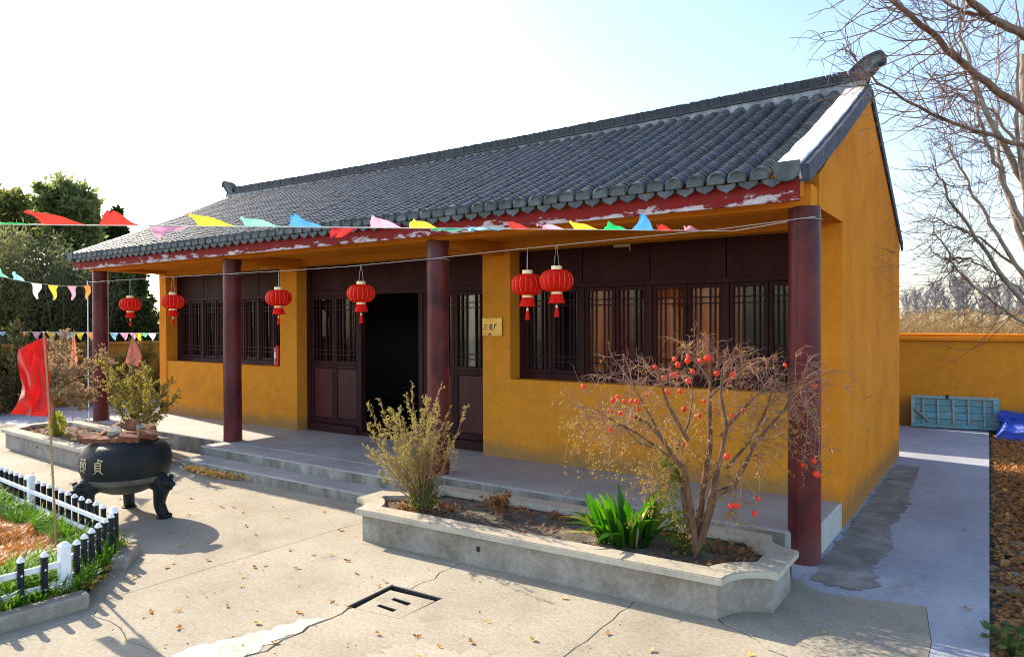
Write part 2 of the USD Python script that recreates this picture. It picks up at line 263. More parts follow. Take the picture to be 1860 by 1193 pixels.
M['red_silk'] = usdkit.material(stage, L + 'lantern_silk', {'p': ('principled_bsdf', {'base_color': (.86, .018, .006), 'roughness': 0.6, 'specular_ior_level': 0.12}), 't': ('translucent_bsdf', {'color': (.9, .03, .01)}), 'x': ('mix_closure', {'fac': 0.38})}, [('p.BSDF', 'x.closure1'), ('t.BSDF', 'x.closure2')], surface='x.closure')
M['red_flag'] = cloth('red_flag_cloth', (.56, .010, .007), 0.16)
M['pink_flag'] = cloth('pink_flag_cloth', (.80, .24, .17), 0.45)
M['gilt'] = plain('gilt_ring', (.80, .62, .34), 0.35, metallic=0.3)
M['tassel'] = plain('red_tassel', (.68, .012, .006), 0.8, spec=0.1)
M['bamboo'] = look('bamboo_cane', [(0.3, (.24, .15, .07)), (0.7, (.42, .29, .15))], scale=10, rough=0.6)
M['cord'] = plain('white_cord', (.62, .60, .55), 0.7)
M['wire'] = plain('thin_wire', (.42, .40, .37), 0.5)
M['picket_black'] = plain('black_plastic', (.007, .009, .012), 0.4, spec=0.25)
M['picket_white'] = plain('white_plastic', (.74, .74, .76), 0.4)
M['bark'] = look('pale_brown_bark', [(0.3, (.055, .026, .014)), (0.55, (.14, .068, .034)), (0.75, (.24, .135, .072))], scale=14, rough=0.85, bump=0.5, bscale=40, stretch=(1, 1, .4))
M['twig'] = look('pale_twig', [(0.3, (.20, .085, .05)), (0.7, (.38, .19, .115))], scale=10, rough=0.8)
M['bark_dark'] = look('red_brown_bark', [(0.3, (.09, .045, .028)), (0.55, (.18, .095, .06)), (0.75, (.29, .20, .14))], scale=10, rough=0.85, bump=0.4, bscale=30, stretch=(1, 1, .4))
M['bark_grey'] = look('pale_grey_bark', [(0.3, (.16, .12, .09)), (0.6, (.30, .24, .185)), (0.8, (.38, .33, .27))], scale=9, rough=0.85, bump=0.4, bscale=30)
M['fruit'] = look('red_fruit_skin', [(0.3, (.58, .018, .008)), (0.6, (.74, .045, .015)), (0.8, (.80, .13, .035))], scale=16, rough=0.4, spec=0.3, rvar=0.2)
M['blue_door'] = look('flaking_blue_paint', [(0.27, (.24, .17, .09)), (0.38, (.17, .22, .19)), (0.48, (.075, .21, .24)), (0.6, (.11, .27, .32)), (0.70, (.27, .36, .34)), (0.8, (.36, .38, .31))], scale=6, detail=9, rough=0.75, bump=0.35, bscale=40, stretch=(1, 1, 2.6), rvar=0.12)
M['blue_trim'] = look('weathered_blue_trim', [(0.28, (.20, .17, .12)), (0.5, (.20, .26, .24)), (0.75, (.27, .34, .33))], scale=7, detail=9, rough=0.8, bump=0.35, bscale=40)
M['old_wood'] = look('grey_old_wood', [(0.3, (.14, .11, .09)), (0.7, (.28, .24, .21))], scale=7, rough=0.85, bump=0.4, bscale=40)
M['tarp'] = look('blue_tarpaulin', [(0.3, (.008, .035, .30)), (0.7, (.015, .07, .48))], scale=7, rough=0.4, bump=0.6, bscale=14, bdist=0.05)
M['ext_red'] = plain('extinguisher_red', (.50, .018, .016), 0.3, coat=0.4)
M['paper'] = plain('white_label', (.66, .65, .62), 0.5)
M['leaf_shrub'] = leaf_look('yellow_green_leaves', [(0, (.11, .12, .025)), (0.35, (.21, .19, .040)), (0.65, (.32, .26, .065)), (0.85, (.38, .27, .09)), (1, (.34, .16, .06))], 0.42)
M['leaf_wisp'] = leaf_look('pale_lime_leaves', [(0, (.14, .15, .035)), (0.4, (.25, .24, .06)), (0.75, (.36, .31, .10)), (1, (.42, .26, .11))], 0.4)
M['leaf_autumn'] = leaf_look('autumn_gold_leaves', [(0, (.26, .18, .04)), (0.4, (.42, .28, .06)), (0.75, (.52, .34, .10)), (1, (.44, .19, .07))], 0.35)
M['leaf_gold'] = leaf_look('golden_small_leaves', [(0, (.16, .15, .03)), (0.4, (.30, .25, .055)), (0.75, (.44, .34, .10)), (1, (.48, .27, .10))], 0.4)
M['leaf_green'] = leaf_look('small_green_leaves', [(0, (.035, .075, .018)), (0.6, (.08, .13, .03)), (1, (.17, .19, .05))], 0.4)
M['leaf_lime'] = leaf_look('lime_leaves', [(0, (.13, .17, .02)), (0.6, (.26, .28, .035)), (1, (.36, .30, .06))], 0.5)
M['leaf_broad'] = leaf_look('aspidistra_leaves', [(0, (.020, .085, .010)), (0.5, (.045, .155, .015)), (0.85, (.11, .26, .025)), (1, (.34, .32, .06))], 0.48, rough=0.38, spec=0.4)
M['leaf_pale'] = leaf_look('withered_pale_leaf', [(0, (.40, .34, .14)), (1, (.52, .45, .22))], 0.35)
M['leaf_dead'] = leaf_look('dead_brown_leaves', [(0, (.12, .06, .03)), (0.5, (.27, .125, .05)), (0.8, (.40, .20, .075)), (1, (.50, .33, .13))], 0.25, rough=0.8)
M['leaf_fallen'] = leaf_look('fallen_ochre_leaves', [(0, (.30, .12, .03)), (0.5, (.52, .29, .07)), (1, (.66, .50, .15))], 0.25, rough=0.7)
M['leaf_drift'] = leaf_look('drifted_orange_leaves', [(0, (.34, .12, .03)), (0.5, (.62, .27, .06)), (1, (.76, .52, .18))], 0.25, rough=0.7)
M['leaf_mix'] = leaf_look('olive_bronze_leaves', [(0, (.05, .06, .018)), (0.4, (.12, .12, .035)), (0.7, (.21, .15, .07)), (1, (.34, .24, .14))], 0.35)
M['tree_dark'] = leaf_look('dark_evergreen_leaves', [(0, (.060, .085, .040)), (0.5, (.11, .15, .058)), (0.85, (.19, .22, .08)), (1, (.32, .30, .10))], 0.55)
M['tree_mid'] = leaf_look('mid_green_leaves', [(0, (.035, .055, .016)), (0.5, (.075, .10, .026)), (0.85, (.14, .15, .04)), (1, (.25, .20, .05))], 0.42)
M['bamboo_leaf'] = leaf_look('bamboo_leaves', [(0, (.055, .068, .034)), (0.5, (.10, .115, .052)), (1, (.20, .20, .085))], 0.48)
M['shrub_brown'] = leaf_look('bronze_shrub_leaves', [(0, (.040, .048, .016)), (0.4, (.085, .088, .027)), (0.7, (.15, .118, .044)), (1, (.25, .17, .085))], 0.36)
M['grass'] = leaf_look('green_border_grass', [(0, (.025, .085, .012)), (0.5, (.055, .15, .018)), (0.85, (.13, .25, .03)), (1, (.34, .33, .10))], 0.42)
M['dry_grass'] = leaf_look('orange_dry_grass', [(0, (.30, .115, .022)), (0.5, (.48, .22, .045)), (0.85, (.58, .33, .09)), (1, (.62, .48, .22))], 0.3)
M['reed'] = leaf_look('dry_reed', [(0, (.20, .125, .05)), (0.5, (.33, .22, .095)), (1, (.44, .33, .16))], 0.3)
M['far_twig'] = plain('far_grey_twigs', (.26, .23, .24), 0.9)
FLAGS = {k: cloth('bunting_' + k, c, 0.45) for k, c in dict(green=(.02, .50, .16), red=(.72, .04, .03), pink=(.78, .36, .50), yellow=(.78, .66, .05), mint=(.22, .66, .45), blue=(.07, .30, .72), white=(.78, .78, .80), sky=(.30, .62, .82), orange=(.80, .30, .07), lilac=(.45, .42, .75)).items()}

# ------------------------------------------------------------------ ground, yard, path
g = MB(); n = 60
xs = np.concatenate([np.linspace(-400, -30, 8), np.linspace(-25, 15, 30), np.linspace(20, 400, 8)]); ys = np.concatenate([np.linspace(-60, -10, 4), np.linspace(-8, 20, 24), np.linspace(25, 700, 10)])
X, Y = np.meshgrid(xs, ys, indexing='ij'); Z = np.full_like(X, -0.11)
idx = np.arange(X.size).reshape(X.shape); q = np.stack([idx[:-1, :-1], idx[1:, :-1], idx[1:, 1:], idx[:-1, 1:]], -1).reshape(-1, 4)
g.add(np.stack([X, Y, Z], -1).reshape(-1, 3), q)
obj('ground', g, M['earth'], kind='structure')

BED = Polygon([(-9.5, -2.92), (-4.86, -3.12), (-4.06, -3.86), (-4.12, -5.6), (-4.4, -8.5), (-9.5, -8.5)])
def crack(pts, w, jit, seed, step=0.12):
    r = np.random.default_rng(seed); p = np.asarray(pts, float); out = []
    for a, b in zip(p[:-1], p[1:]):
        k = max(2, int(np.linalg.norm(b - a) / step))
        for t in np.linspace(0, 1, k, endpoint=False): out.append(a + (b - a) * t + (r.normal(0, jit, 2) if len(out) else 0))
    out.append(p[-1]); return LineString(out).buffer(w, cap_style=2, join_style=2)
yard = Polygon([(-15.5, -9), (1.02, -9), (1.00, -1.14), (.92, -.52), (.26, -.67), (.0, -.45), (-.12, -.04), (-12.6, -.04), (-15.5, -.6)])
yard = yard.difference(BED.buffer(-0.02))
cuts = unary_union([
    crack([(-3.96, -9), (-3.96, -3.4), (-3.9, -1.0)], .004, .004, 1), crack([(-.79, -9), (-.79, -1.0)], .005, .010, 2), crack([(-2.42, -9), (-2.34, -3.66), (-2.36, -3.04), (-2.40, -2.83)], .009, .022, 3),
    crack([(-2.28, -2.34), (-2.31, -1.82), (-2.3, -1.2)], .005, .016, 4), crack([(-.23, -1.53), (.31, -1.88), (1.05, -2.3)], .007, .018, 5),
    crack([(-3.95, -3.9), (-3.43, -3.94), (-2.75, -4.0), (-2.42, -4.3)], .0035, .02, 6), crack([(-9.4, -.97), (-4.0, -.93)], .006, .003, 7), crack([(-9.4, -.97), (-9.3, -3.0)], .005, .004, 8),
    crack([(-.3, -1.58), (-1.2, -1.66), (-3.4, -1.78)], .004, .010, 9), crack([(-11.6, -1.75), (-9.3, -1.75)], .004, .006, 10), crack([(-15.5, -4.6), (-9.5, -4.5)], .005, .004, 11)])
hole = Polygon([(-2.43, -2.83), (-2.46, -2.35), (-1.965, -2.33), (-1.98, -2.77)])
slabs = yard.difference(cuts).difference(hole)
court = thing('courtyard', kind='structure')
for k, p in enumerate(sorted(getattr(slabs, 'geoms', [slabs]), key=lambda p: -p.area)):
    if p.area < 0.01: continue
    c = p.representative_point()
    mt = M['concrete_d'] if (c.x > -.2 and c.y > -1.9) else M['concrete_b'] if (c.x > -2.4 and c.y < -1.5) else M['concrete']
    obj('concrete_slab', extr(p, -.09, 0.0), mt, court)
def blotch(pts, seed, z=0.0035, jit=.05, grow=.0):
    r = np.random.default_rng(seed); ln = LineString(pts).buffer(grow) if len(pts) < 4 and grow else Polygon(pts)
    ring = np.asarray(ln.segmentize(.05).exterior.coords)[:-1]; ring = ring + r.normal(0, jit, ring.shape) * .35
    po = Polygon(ring).buffer(0)
    return max(getattr(po, 'geoms', [po]), key=lambda q: q.area)
def biggest(po): return max(getattr(po, 'geoms', [po]), key=lambda q: q.area)
def sheet(poly, z):
    v, f = trimesh.creation.triangulate_polygon(poly, engine='earcut'); return np.column_stack([v, np.full(len(v), z)]), f
pt = blotch([(-2.75, -3.95), (-2.62, -3.5), (-2.48, -3.12), (-2.38, -3.02), (-2.345, -3.1), (-2.36, -3.4), (-2.36, -3.7), (-2.4, -4.0)], 3)
obj('cement_patch', sheet(biggest(pt.difference(cuts)), .003), M['patch'], court)
pt = blotch([(-1.75, -3.25), (-1.6, -2.93), (-1.25, -2.86), (-.95, -2.78), (-.84, -2.9), (-.84, -3.4), (-1.5, -3.6)], 4, jit=.09)
obj('cement_patch', sheet(pt, .003), M['concrete_b'], court)
# drain cover, sunk in its frame
dc = thing('drain_cover', 'square concrete drain cover with two slots set in the yard', 'drain cover')
cov = Polygon([(-2.365, -2.812), (-2.405, -2.425), (-1.99, -2.39), (-1.993, -2.765)])
obj('silt', bbox(-2.5, -1.93, -2.86, -2.3, -.105, -.094), M['black'], dc)  # near-black floor: shade in the depth of the gap, given as colour
sl = [Polygon([(-2.29, -2.65), (-2.27, -2.62), (-2.10, -2.68), (-2.12, -2.71)])]
def pxpoly(pts, z): return Polygon([tuple(on(x, y, 'z', z)[:2]) for x, y in pts])
s1 = pxpoly([(683, 1098), (690, 1095), (722, 1105), (713, 1109)], 0); s2 = pxpoly([(710, 1087), (716, 1083), (748, 1093), (740, 1098)], 0)
ring_ = lambda p, w: p.difference(p.buffer(-w, join_style=2))
obj('dirt_lining', trimesh.util.concatenate([extr(ring_(hole.buffer(-.001), .010), -.092, -.004), extr(ring_(s1.buffer(-.0005), .005), -.09, -.009), extr(ring_(s2.buffer(-.0005), .005), -.09, -.009)]), M['black'], dc)  # near-black rings paint the shade inside the gap and slots
obj('cover_slab', extr(cov.difference(s1).difference(s2), -.075, -.006), M['concrete'], dc)

# side path, its stained strip by the wall and the leaf bed beyond
pathp = Polygon([(.05, 5.62), (.05, .0), (-.1, -.03), (.0, -.45), (.26, -.67), (.92, -.52), (1.0, -1.14), (1.02, -9), (1.40, -9), (1.30, -.78), (1.14, 9.16), (-6, 9.16), (-6, 5.75), (.05, 5.75)])
obj('side_path', extr(pathp.buffer(-.004), -.12, -.002), M['path'], kind='structure')
old = blotch([(.13, -.45), (.13, 4.9), (.42, 4.9), (.46, 3.2), (.52, 2.6), (.46, 1.4), (.56, .8), (.50, .2), (.60, -.3), (.45, -.5)], 11, jit=.05)
obj('stained_strip', sheet(old, .002), M['path_old'], kind='structure')
obj('left_path', extr(Polygon([(-12.7, 7), (-17, 7), (-17.6, -1.4), (-13, -1.6), (-12.7, -.1)]), -.10, -.03), M['path'], kind='structure')

# ------------------------------------------------------------------ the hall
HX0, HX1, BAY, PZ = -12.22, 0.09, 4.026, 0.25
WY, DY = 1.18, 5.60
hall = thing('temple_hall', 'long yellow temple hall with dark tiled roof, maroon columns and open porch', 'temple')
# porch and steps
obj('porch', bbox(HX0 - .25, HX1 - .004, -.10, 5.4, -.02, PZ, .012), M['porch'], hall)
obj('porch_front', bbox(HX0 - .24, -.135, -.104, -.098, -.01, PZ - .02), M['step'], hall)
obj('step_landing', bbox(-8.08, -4.05, -.50, -.102, -.02, PZ - .003, .012), M['porch'], hall)
obj('riser', bbox(-8.07, -4.06, -.504, -.497, -.01, PZ - .022), M['step'], hall)
obj('step', bbox(-7.98, -3.95, -.84, -.505, -.02, .125, .012), M['porch'], hall)
obj('riser', bbox(-7.97, -3.96, -.844, -.838, -.01, .105), M['step'], hall)
# columns
for i in range(4):
    z0 = -.02 if i == 0 else PZ - .01
    obj('column', lathe([(0, z0), (.134, z0), (.131, z0 + .12), (.129, 1.4), (.126, 2.935), (.122, 2.942), (0, 2.942)], 40, -BAY * i, 0), M['maroon'], hall, smooth=40)
# beams
obj('eave_beam', bbox(HX0 - .06, HX1 - .012, -.105, .115, 2.938, 3.12, .006), M['yellow'], hall)
for i in (1, 2): obj('cross_beam', bbox(-BAY * i - .10, -BAY * i + .10, .118, WY - .003, 2.86, 3.01, .006), M['yellow'], hall)
obj('porch_ceiling', bbox(HX0 + .25, HX1 - .25, .117, WY - .003, 3.012, 3.05), M['yellow'], hall)
# gable walls: a (y, z) outline extruded along x
def gable(x0, x1):
    out = [(1.165, -.02), (1.165, 2.95), (.16, 2.95), (.12, 2.98), (.12, 3.235), (2.80, 4.60), (5.60, 3.14), (5.60, -.02)]
    m = trimesh.creation.extrude_polygon(Polygon(out), x1 - x0, engine='earcut')
    v = np.array(m.vertices); m.vertices = np.column_stack([x0 + v[:, 2], v[:, 0], v[:, 1]]); m.fix_normals(); return m
obj('gable_wall', gable(HX1 - .24, HX1), M['yellow'], hall)
obj('gable_wall', gable(HX0, HX0 + .24), M['yellow'], hall)
obj('rear_wall', bbox(HX0 + .243, HX1 - .243, DY - .24, DY - .01, -.02, 3.1), M['yellow'], hall)
# front wall with its three openings
def wall_xz(x0, x1, z0, z1, y0=WY, y1=WY + .30): return bbox(x0, x1, y0, y1, z0, z1)
W1, D1, W2 = (-12.00, -8.50), (-8.07, -4.27), (-3.83, -.19)
ZS, ZT = 1.27, 2.915
fw = Polygon([(HX0 + .243, PZ - .01), (HX1 - .243, PZ - .01), (HX1 - .243, 3.3), (HX0 + .243, 3.3)])
for a, b, zb in ((*W1, ZS), (*D1, PZ - .2), (*W2, ZS)): fw = fw.difference(sbox(a, zb, b, ZT))
m = trimesh.creation.extrude_polygon(fw, .30, engine='earcut'); v = np.array(m.vertices); m.vertices = np.column_stack([v[:, 0], WY + v[:, 2], v[:, 1]]); m.fix_normals()
obj('front_wall', m, M['yellow_worn'], hall)
for x in (HX0 + .002, HX1 - .242): obj('end_pier', bbox(x, x + .24, WY - .005, WY + .3, PZ - .005, 2.948), M['yellow'], hall)

FY = 1.40                       # front of the timber frames
def lattice(mb, x0, x1, z0, z1, y, w=.014, d=.02):
    """close pairs of bars beside a wide middle, crossed by a pair at the top and a pair at the bottom"""
    W, H = x1 - x0, z1 - z0
    for t in (.15, .33, .67, .85): mb.box(x0 + t * W - w / 2, x0 + t * W + w / 2, y, y + d, z0, z1)
    for t in (.105, .175): 
        for zz in (z0 + t * H, z1 - t * H): mb.box(x0, x1, y - .002, y + d - .002, zz - w / 2, zz + w / 2)
def sash(parent, name, x0, x1, z0, z1, y, mat, fr=.045, pane=True, glass=None):
    s = MB()
    s.box(x0, x0 + fr, y, y + .045, z0, z1, .004); s.box(x1 - fr, x1, y, y + .045, z0, z1, .004)
    s.box(x0 + fr, x1 - fr, y + .001, y + .044, z1 - fr, z1, .004); s.box(x0 + fr, x1 - fr, y + .001, y + .044, z0, z0 + fr, .004)
    so = obj(name, s, mat, parent)
    lt = MB(); lattice(lt, x0 + fr, x1 - fr, z0 + fr, z1 - fr, y + .01); obj('lattice', lt, mat, parent)
    if pane: obj('pane', bbox(x0 + fr, x1 - fr, y + .034, y + .037, z0 + fr, z1 - fr), glass or M['glass'], parent)
def window(x0, x1, curtains):
    f = MB(); y = FY; ztop = 2.45
    f.box(x0, x0 + .07, y - .01, y + .08, ZS, ZT - .003, .004); f.box(x1 - .07, x1, y - .01, y + .08, ZS, ZT - .003, .004)
    f.box(x0 + .07, x1 - .07, y - .009, y + .08, ZS, ZS + .075, .004); f.box(x0 + .07, x1 - .07, y - .008, y + .08, ztop - .03, ztop + .03, .004)
    bays = np.linspace(x0 + .035, x1 - .035, 5)
    for b in bays[1:-1]: f.box(b - .035, b + .035, y - .012, y + .08, ZS + .075, ztop - .03, .004)
    w = obj('window', f, M['wood'], hall)
    for k in range(4):
        a, b = bays[k] + .037, bays[k + 1] - .037
        obj('top_panel', bbox(a - .03, b + .03, y + .012 + .002 * (k % 2), y + .05, ztop + .031, ZT - .004), M['wood'], w)
        mid = (a + b) / 2
        for c, d in ((a, mid - .001), (mid + .001, b)): sash(w, 'sash', c, d, ZS + .077, ztop - .032, y + .005 + .012 * (c > a + .1), M['wood'])
    for (cx0, cx1, cm) in curtains:
        u = np.linspace(0, 1, 60); xx = cx0 + (cx1 - cx0) * u; yy = y + .105 + .035 * np.sin(u * 2 * PI * (cx1 - cx0) / .085) + .012 * np.sin(u * 41)
        vv = np.concatenate([np.column_stack([xx, yy, np.full(60, ZS + .02)]), np.column_stack([xx, yy, np.full(60, ztop)])])
        ff = [[i, i + 1, 61 + i, 60 + i] for i in range(59)]
        obj('curtain', (vv, np.array(ff)), cm, w, smooth=True)
    return w
window(*W1, [])
window(*W2, [(-2.95, -2.5, M['curtain']), (-2.48, -2.25, M['curtain_red']), (-2.0, -1.62, M['curtain']), (-1.55, -1.22, M['curtain']), (-1.1, -.98, M['curtain'])])
# door wall
fr = MB(); x0, x1 = D1; y = FY
fr.box(x0, x0 + .09, y - .02, y + .08, PZ, ZT - .003, .004); fr.box(x1 - .09, x1, y - .02, y + .08, PZ, ZT - .003, .004)
fr.box(x0 + .09, x1 - .09, y - .018, y + .08, 2.43, 2.50, .004)
for b in (-6.83, -5.56): fr.box(b - .04, b + .04, y - .016, y + .08, PZ, 2.43, .004)
dfr = obj('door_frame', fr, M['wood'], hall)
for a, b in zip(np.linspace(x0 + .09, x1 - .09, 5)[:-1], np.linspace(x0 + .09, x1 - .09, 5)[1:]): obj('top_panel', bbox(a + .002, b - .002, y + .012, y + .05, 2.502, ZT - .004), M['wood'], dfr)
for a, b in ((x0 + .09, -6.87), (-5.52, x1 - .09)): obj('threshold', bbox(a, b, y - .06, y + .08, PZ - .002, PZ + .13, .008), M['wood'], dfr)
obj('threshold', bbox(-6.79, -5.60, y - .02, y + .08, PZ - .002, PZ + .06, .008), M['wood'], dfr)
def leaf(x0, x1):
    zb, zm, zt = PZ + .132, 1.33, 2.428
    s = MB(); y = FY
    s.box(x0, x0 + .055, y, y + .045, zb, zm, .004); s.box(x1 - .055, x1, y, y + .045, zb, zm, .004)
    s.box(x0 + .055, x1 - .055, y + .001, y + .044, zb, zb + .08, .004); s.box(x0 + .055, x1 - .055, y + .001, y + .044, zm - .06, zm - .002, .004)
    d = obj('door_leaf', s, M['wood'], hall)
    obj('panel', bbox(x0 + .057, x1 - .057, y + .012, y + .035, zb + .082, zm - .062, .01), M['wood_red'], d)
    sash(d, 'sash', x0, x1, zm, zt, y, M['wood'], fr=.055)
    W = x1 - x0 - .11
    obj('paper_pane', bbox(x0 + .055 + .34 * W, x0 + .055 + .66 * W, y + .039, y + .041, zm + .06, zt - .06), M['frost'], d)
mid = (x0 + .09 - 6.87) / 2; leaf(x0 + .092, mid - .002); leaf(mid + .002, -6.872)
mid = (x1 - .09 - 5.52) / 2; leaf(-5.518, mid - .002); leaf(mid + .002, x1 - .092)
# the room: floor, ceiling and added lining, its darkness put into their colour
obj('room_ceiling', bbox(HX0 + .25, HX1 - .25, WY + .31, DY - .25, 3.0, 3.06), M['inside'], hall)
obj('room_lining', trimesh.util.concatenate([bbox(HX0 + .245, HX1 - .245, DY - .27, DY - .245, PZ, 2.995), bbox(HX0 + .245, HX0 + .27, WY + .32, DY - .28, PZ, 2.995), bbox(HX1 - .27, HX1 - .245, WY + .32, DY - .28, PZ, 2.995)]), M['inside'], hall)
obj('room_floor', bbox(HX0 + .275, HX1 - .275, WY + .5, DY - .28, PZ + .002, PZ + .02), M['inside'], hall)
alt = thing('altar_table', 'dark altar table far inside the open doorway', 'table', loc=(-6.6, 4.3, PZ))
a = MB(); a.box(-.8, .8, -.3, .3, .82, .88, .01); obj('table_top', a, M['wood'], alt)
for sx in (-.72, .72):
    for sy in (-.24, .24): obj('leg', bbox(sx - .04, sx + .04, sy - .04, sy + .04, 0, .82), M['wood'], alt)
obj('apron', bbox(-.68, .68, -.25, -.22, .66, .82), M['wood_red'], alt)

# roof
E0, R0 = np.array([-.36, 3.175]), np.array([2.80, 4.645])
def slope(t, off=0.0):          # (y, z) along the front slope; slightly hollow
    p = E0 + (R0 - E0) * t; p = p + np.array([0, -.03 * math.sin(PI * min(max(t, 0), 1))])
    d = (R0 - E0) + np.array([0, -.03 * PI * math.cos(PI * min(max(t, 0), 1))]); d /= np.linalg.norm(d); nn = np.array([-d[1], d[0]])
    return p + nn * off, d, nn
SL = float(np.linalg.norm(R0 - E0)); RX0, RX1 = -12.42, 0.05
deck = [slope(t, -.05)[0] for t in np.linspace(0, 1, 10)]; deck_low = [slope(t, -.10)[0] for t in np.linspace(0, 1, 10)]
rear = [(2.80, 4.60), (5.75, 3.10), (5.75, 3.05), (2.80, 4.54)]
dk = Polygon(deck + deck_low[::-1])
def prof_x(poly, x0, x1):
    m = trimesh.creation.extrude_polygon(poly, x1 - x0, engine='earcut'); v = np.array(m.vertices); m.vertices = np.column_stack([x0 + v[:, 2], v[:, 0], v[:, 1]]); m.fix_normals(); return m
roof = obj('roof', trimesh.util.concatenate([prof_x(dk, RX0 + .02, RX1 - .02), prof_x(Polygon(rear), RX0 + .02, RX1 + .03)]), M['tile'], hall)
NT, SP = 54, 0.18
def barrel(x, t, rng, r=.074, L=.12):
    (py, pz), d, nn = slope(t, -.012); k = 7; an = np.linspace(0, PI, k)
    tilt = .006 + abs(rng.normal(0, .003)); jx = rng.normal(0, .003); jr = rng.normal(0, .02); vs = []
    for along, rr, lift in ((-L / 2, r * 1.03, tilt), (L / 2, r * .92, -tilt * .2)):
        for rad in (rr, rr - .014):
            c = np.cos(an + jr) * rad; h = np.sin(an + jr) * rad * 1.12 + lift
            vs.append(np.column_stack([x + jx + c, py + d[0] * along + nn[0] * h, pz + d[1] * along + nn[1] * h]))
    v = np.vstack(vs); f = []
    for i in range(k - 1):
        f += [[i, 2 * k + i, 2 * k + i + 1, i + 1], [i, i + 1, k + i + 1, k + i]]
    return v, np.array(f)
rr = np.random.default_rng(21); rest = MB(); cols = []
x = -.262
while x > RX0 + .26: cols.append(x); x -= SP
ndone = 0
for ci, x in enumerate(cols):
    wob = rr.normal(0, .009)
    for j in range(NT):
        t = (j + .5) / NT; vf = barrel(x + wob + .009 * math.sin(t * 5 + ci * 1.7), t, rr)
        if ci < 5: obj('barrel_tile', vf, M['tile'], roof, smooth=50); ndone += 1
        else: rest.add(*vf)
obj('barrel_tiles', rest, M['tile'], roof, smooth=50, kind='stuff')
pan = MB()
for ci in range(len(cols) + 1):
    x = (cols[0] + SP / 2) - ci * SP
    for j in range(34):
        t = (j + .5) / 34; (py, pz), d, nn = slope(t, -.062); an = np.linspace(PI, 2 * PI, 5); vs = []
        for along, lift in ((-.07, .012), (.07, -.004)):
            c = np.cos(an) * .085; h = np.sin(an) * .035 + .02 + lift
            vs.append(np.column_stack([x + c, py + d[0] * along + nn[0] * h, pz + d[1] * along + nn[1] * h]))
        pan.add(np.vstack(vs), [[i, i + 1, 6 + i, 5 + i] for i in range(4)] )
        pan.add(np.vstack([vs[0], vs[0] - np.array([0, nn[0], nn[1]]) * .014]), [[i, i + 1, 6 + i, 5 + i] for i in range(4)])
obj('pan_tiles', pan, M['pan'], roof, kind='stuff')
# eave: a round end tile under every barrel, a pointed drip tile under every pan
for x in cols:
    (py, pz), d, nn = slope(0, 0); s = MB(); an = np.linspace(-.35, PI + .35, 13); j = rr.normal(0, .004)
    ring = np.column_stack([x + j + np.cos(an) * .078, np.full(13, py - .035), pz - .008 + np.sin(an) * .078]); back = ring + np.array([0, .05, .018])
    ring2 = np.column_stack([x + j + np.cos(an) * .066, np.full(13, py - .041), pz - .008 + np.sin(an) * .066])
    s.add(np.vstack([ring2, [[x + j, py - .038, pz]]]), [[i, i + 1, 13] for i in range(12)] + [[12, 0, 13]])
    s.add(np.vstack([ring, ring2]), [[i, i + 1, 14 + i, 13 + i] for i in range(12)] + [[12, 0, 13, 25]]); s.add(np.vstack([ring, back]), [[i, i + 1, 14 + i, 13 + i] for i in range(12)])
    obj('end_tile', s, M['cap'], roof)
for ci in range(len(cols)):
    x = cols[0] + SP / 2 - ci * SP - SP * (ci < 0); (py, pz), d, nn = slope(0, 0); j = rr.normal(0, .004)
    po = Polygon([(-.078, .0), (-.04, -.012), (0, -.016), (.04, -.012), (.078, 0), (.078, -.022), (.070, -.042), (.052, -.056), (.03, -.064), (.013, -.075), (0, -.083), (-.013, -.075), (-.03, -.064), (-.052, -.056), (-.070, -.042), (-.078, -.022)])
    m = trimesh.creation.extrude_polygon(po, .016, engine='earcut'); v = np.array(m.vertices); m.vertices = np.column_stack([x + j + v[:, 0], py - .026 + v[:, 2] - .12 * v[:, 1], pz - .024 + v[:, 1] + rr.normal(0, .003)]); m.fix_normals()
    obj('drip_tile', m, M['cap'], roof)
# fascia and soffit
obj('fascia_board', bbox(RX0 + .06, RX1 - .015, -.335, -.305, 2.955, 3.15), M['fascia'], roof)
sf = Polygon([(-.304, 2.985), (-.104, 3.03), (-.104, 3.26), (-.304, 3.16)]); obj('soffit', prof_x(sf, RX0 + .1, RX1 - .03), M['yellow'], roof)
# verges: white strip on top, blue-black side
for sgn, xo in ((1, RX1), (-1, RX0)):
    ts = np.linspace(.004, 1.0, 22); inner, outer = xo - sgn * .195, xo
    up, lo = [slope(t, .075)[0] for t in ts], [slope(t, -.06)[0] for t in ts]; rj = np.random.default_rng(5)
    s = MB(); v = []
    for (a, b) in zip(up, lo):
        e = rj.normal(0, .006)
        v += [[inner, *b], [inner + sgn * e, *a], [outer + sgn * rj.normal(0, .004), *(np.array(a) + [0, rj.normal(0, .003)])], [outer, *b]]
    f = []
    for k in range(len(ts) - 1):
        for i in range(3): f.append([4 * k + i, 4 * k + i + 1, 4 * k + 5 + i, 4 * k + 4 + i])
    f += [[0, 1, 2, 3]]
    obj('verge', (np.array(v), np.array(f)), M['white_lime'], roof)
    s = prof_x(Polygon([slope(t, .055)[0] for t in ts] + [slope(t, -.085)[0] for t in ts[::-1]]), *((xo + .002, xo + .062) if sgn > 0 else (xo - .062, xo - .002)))
    obj('verge_side', s, M['verge'], roof)
    cx = (inner + outer) / 2; an = np.linspace(PI, 2 * PI, 13); po = Polygon([(.099, .092), (-.099, .092)] + [(.099 * math.cos(a), .02 + .085 * math.sin(a)) for a in an])
    m = trimesh.creation.extrude_polygon(po, .03, engine='earcut'); v = np.array(m.vertices); m.vertices = np.column_stack([cx + v[:, 0], E0[0] - .045 + v[:, 2], E0[1] - .005 + v[:, 1]]); m.fix_normals(); obj('verge_end', m, M['cap'], roof)
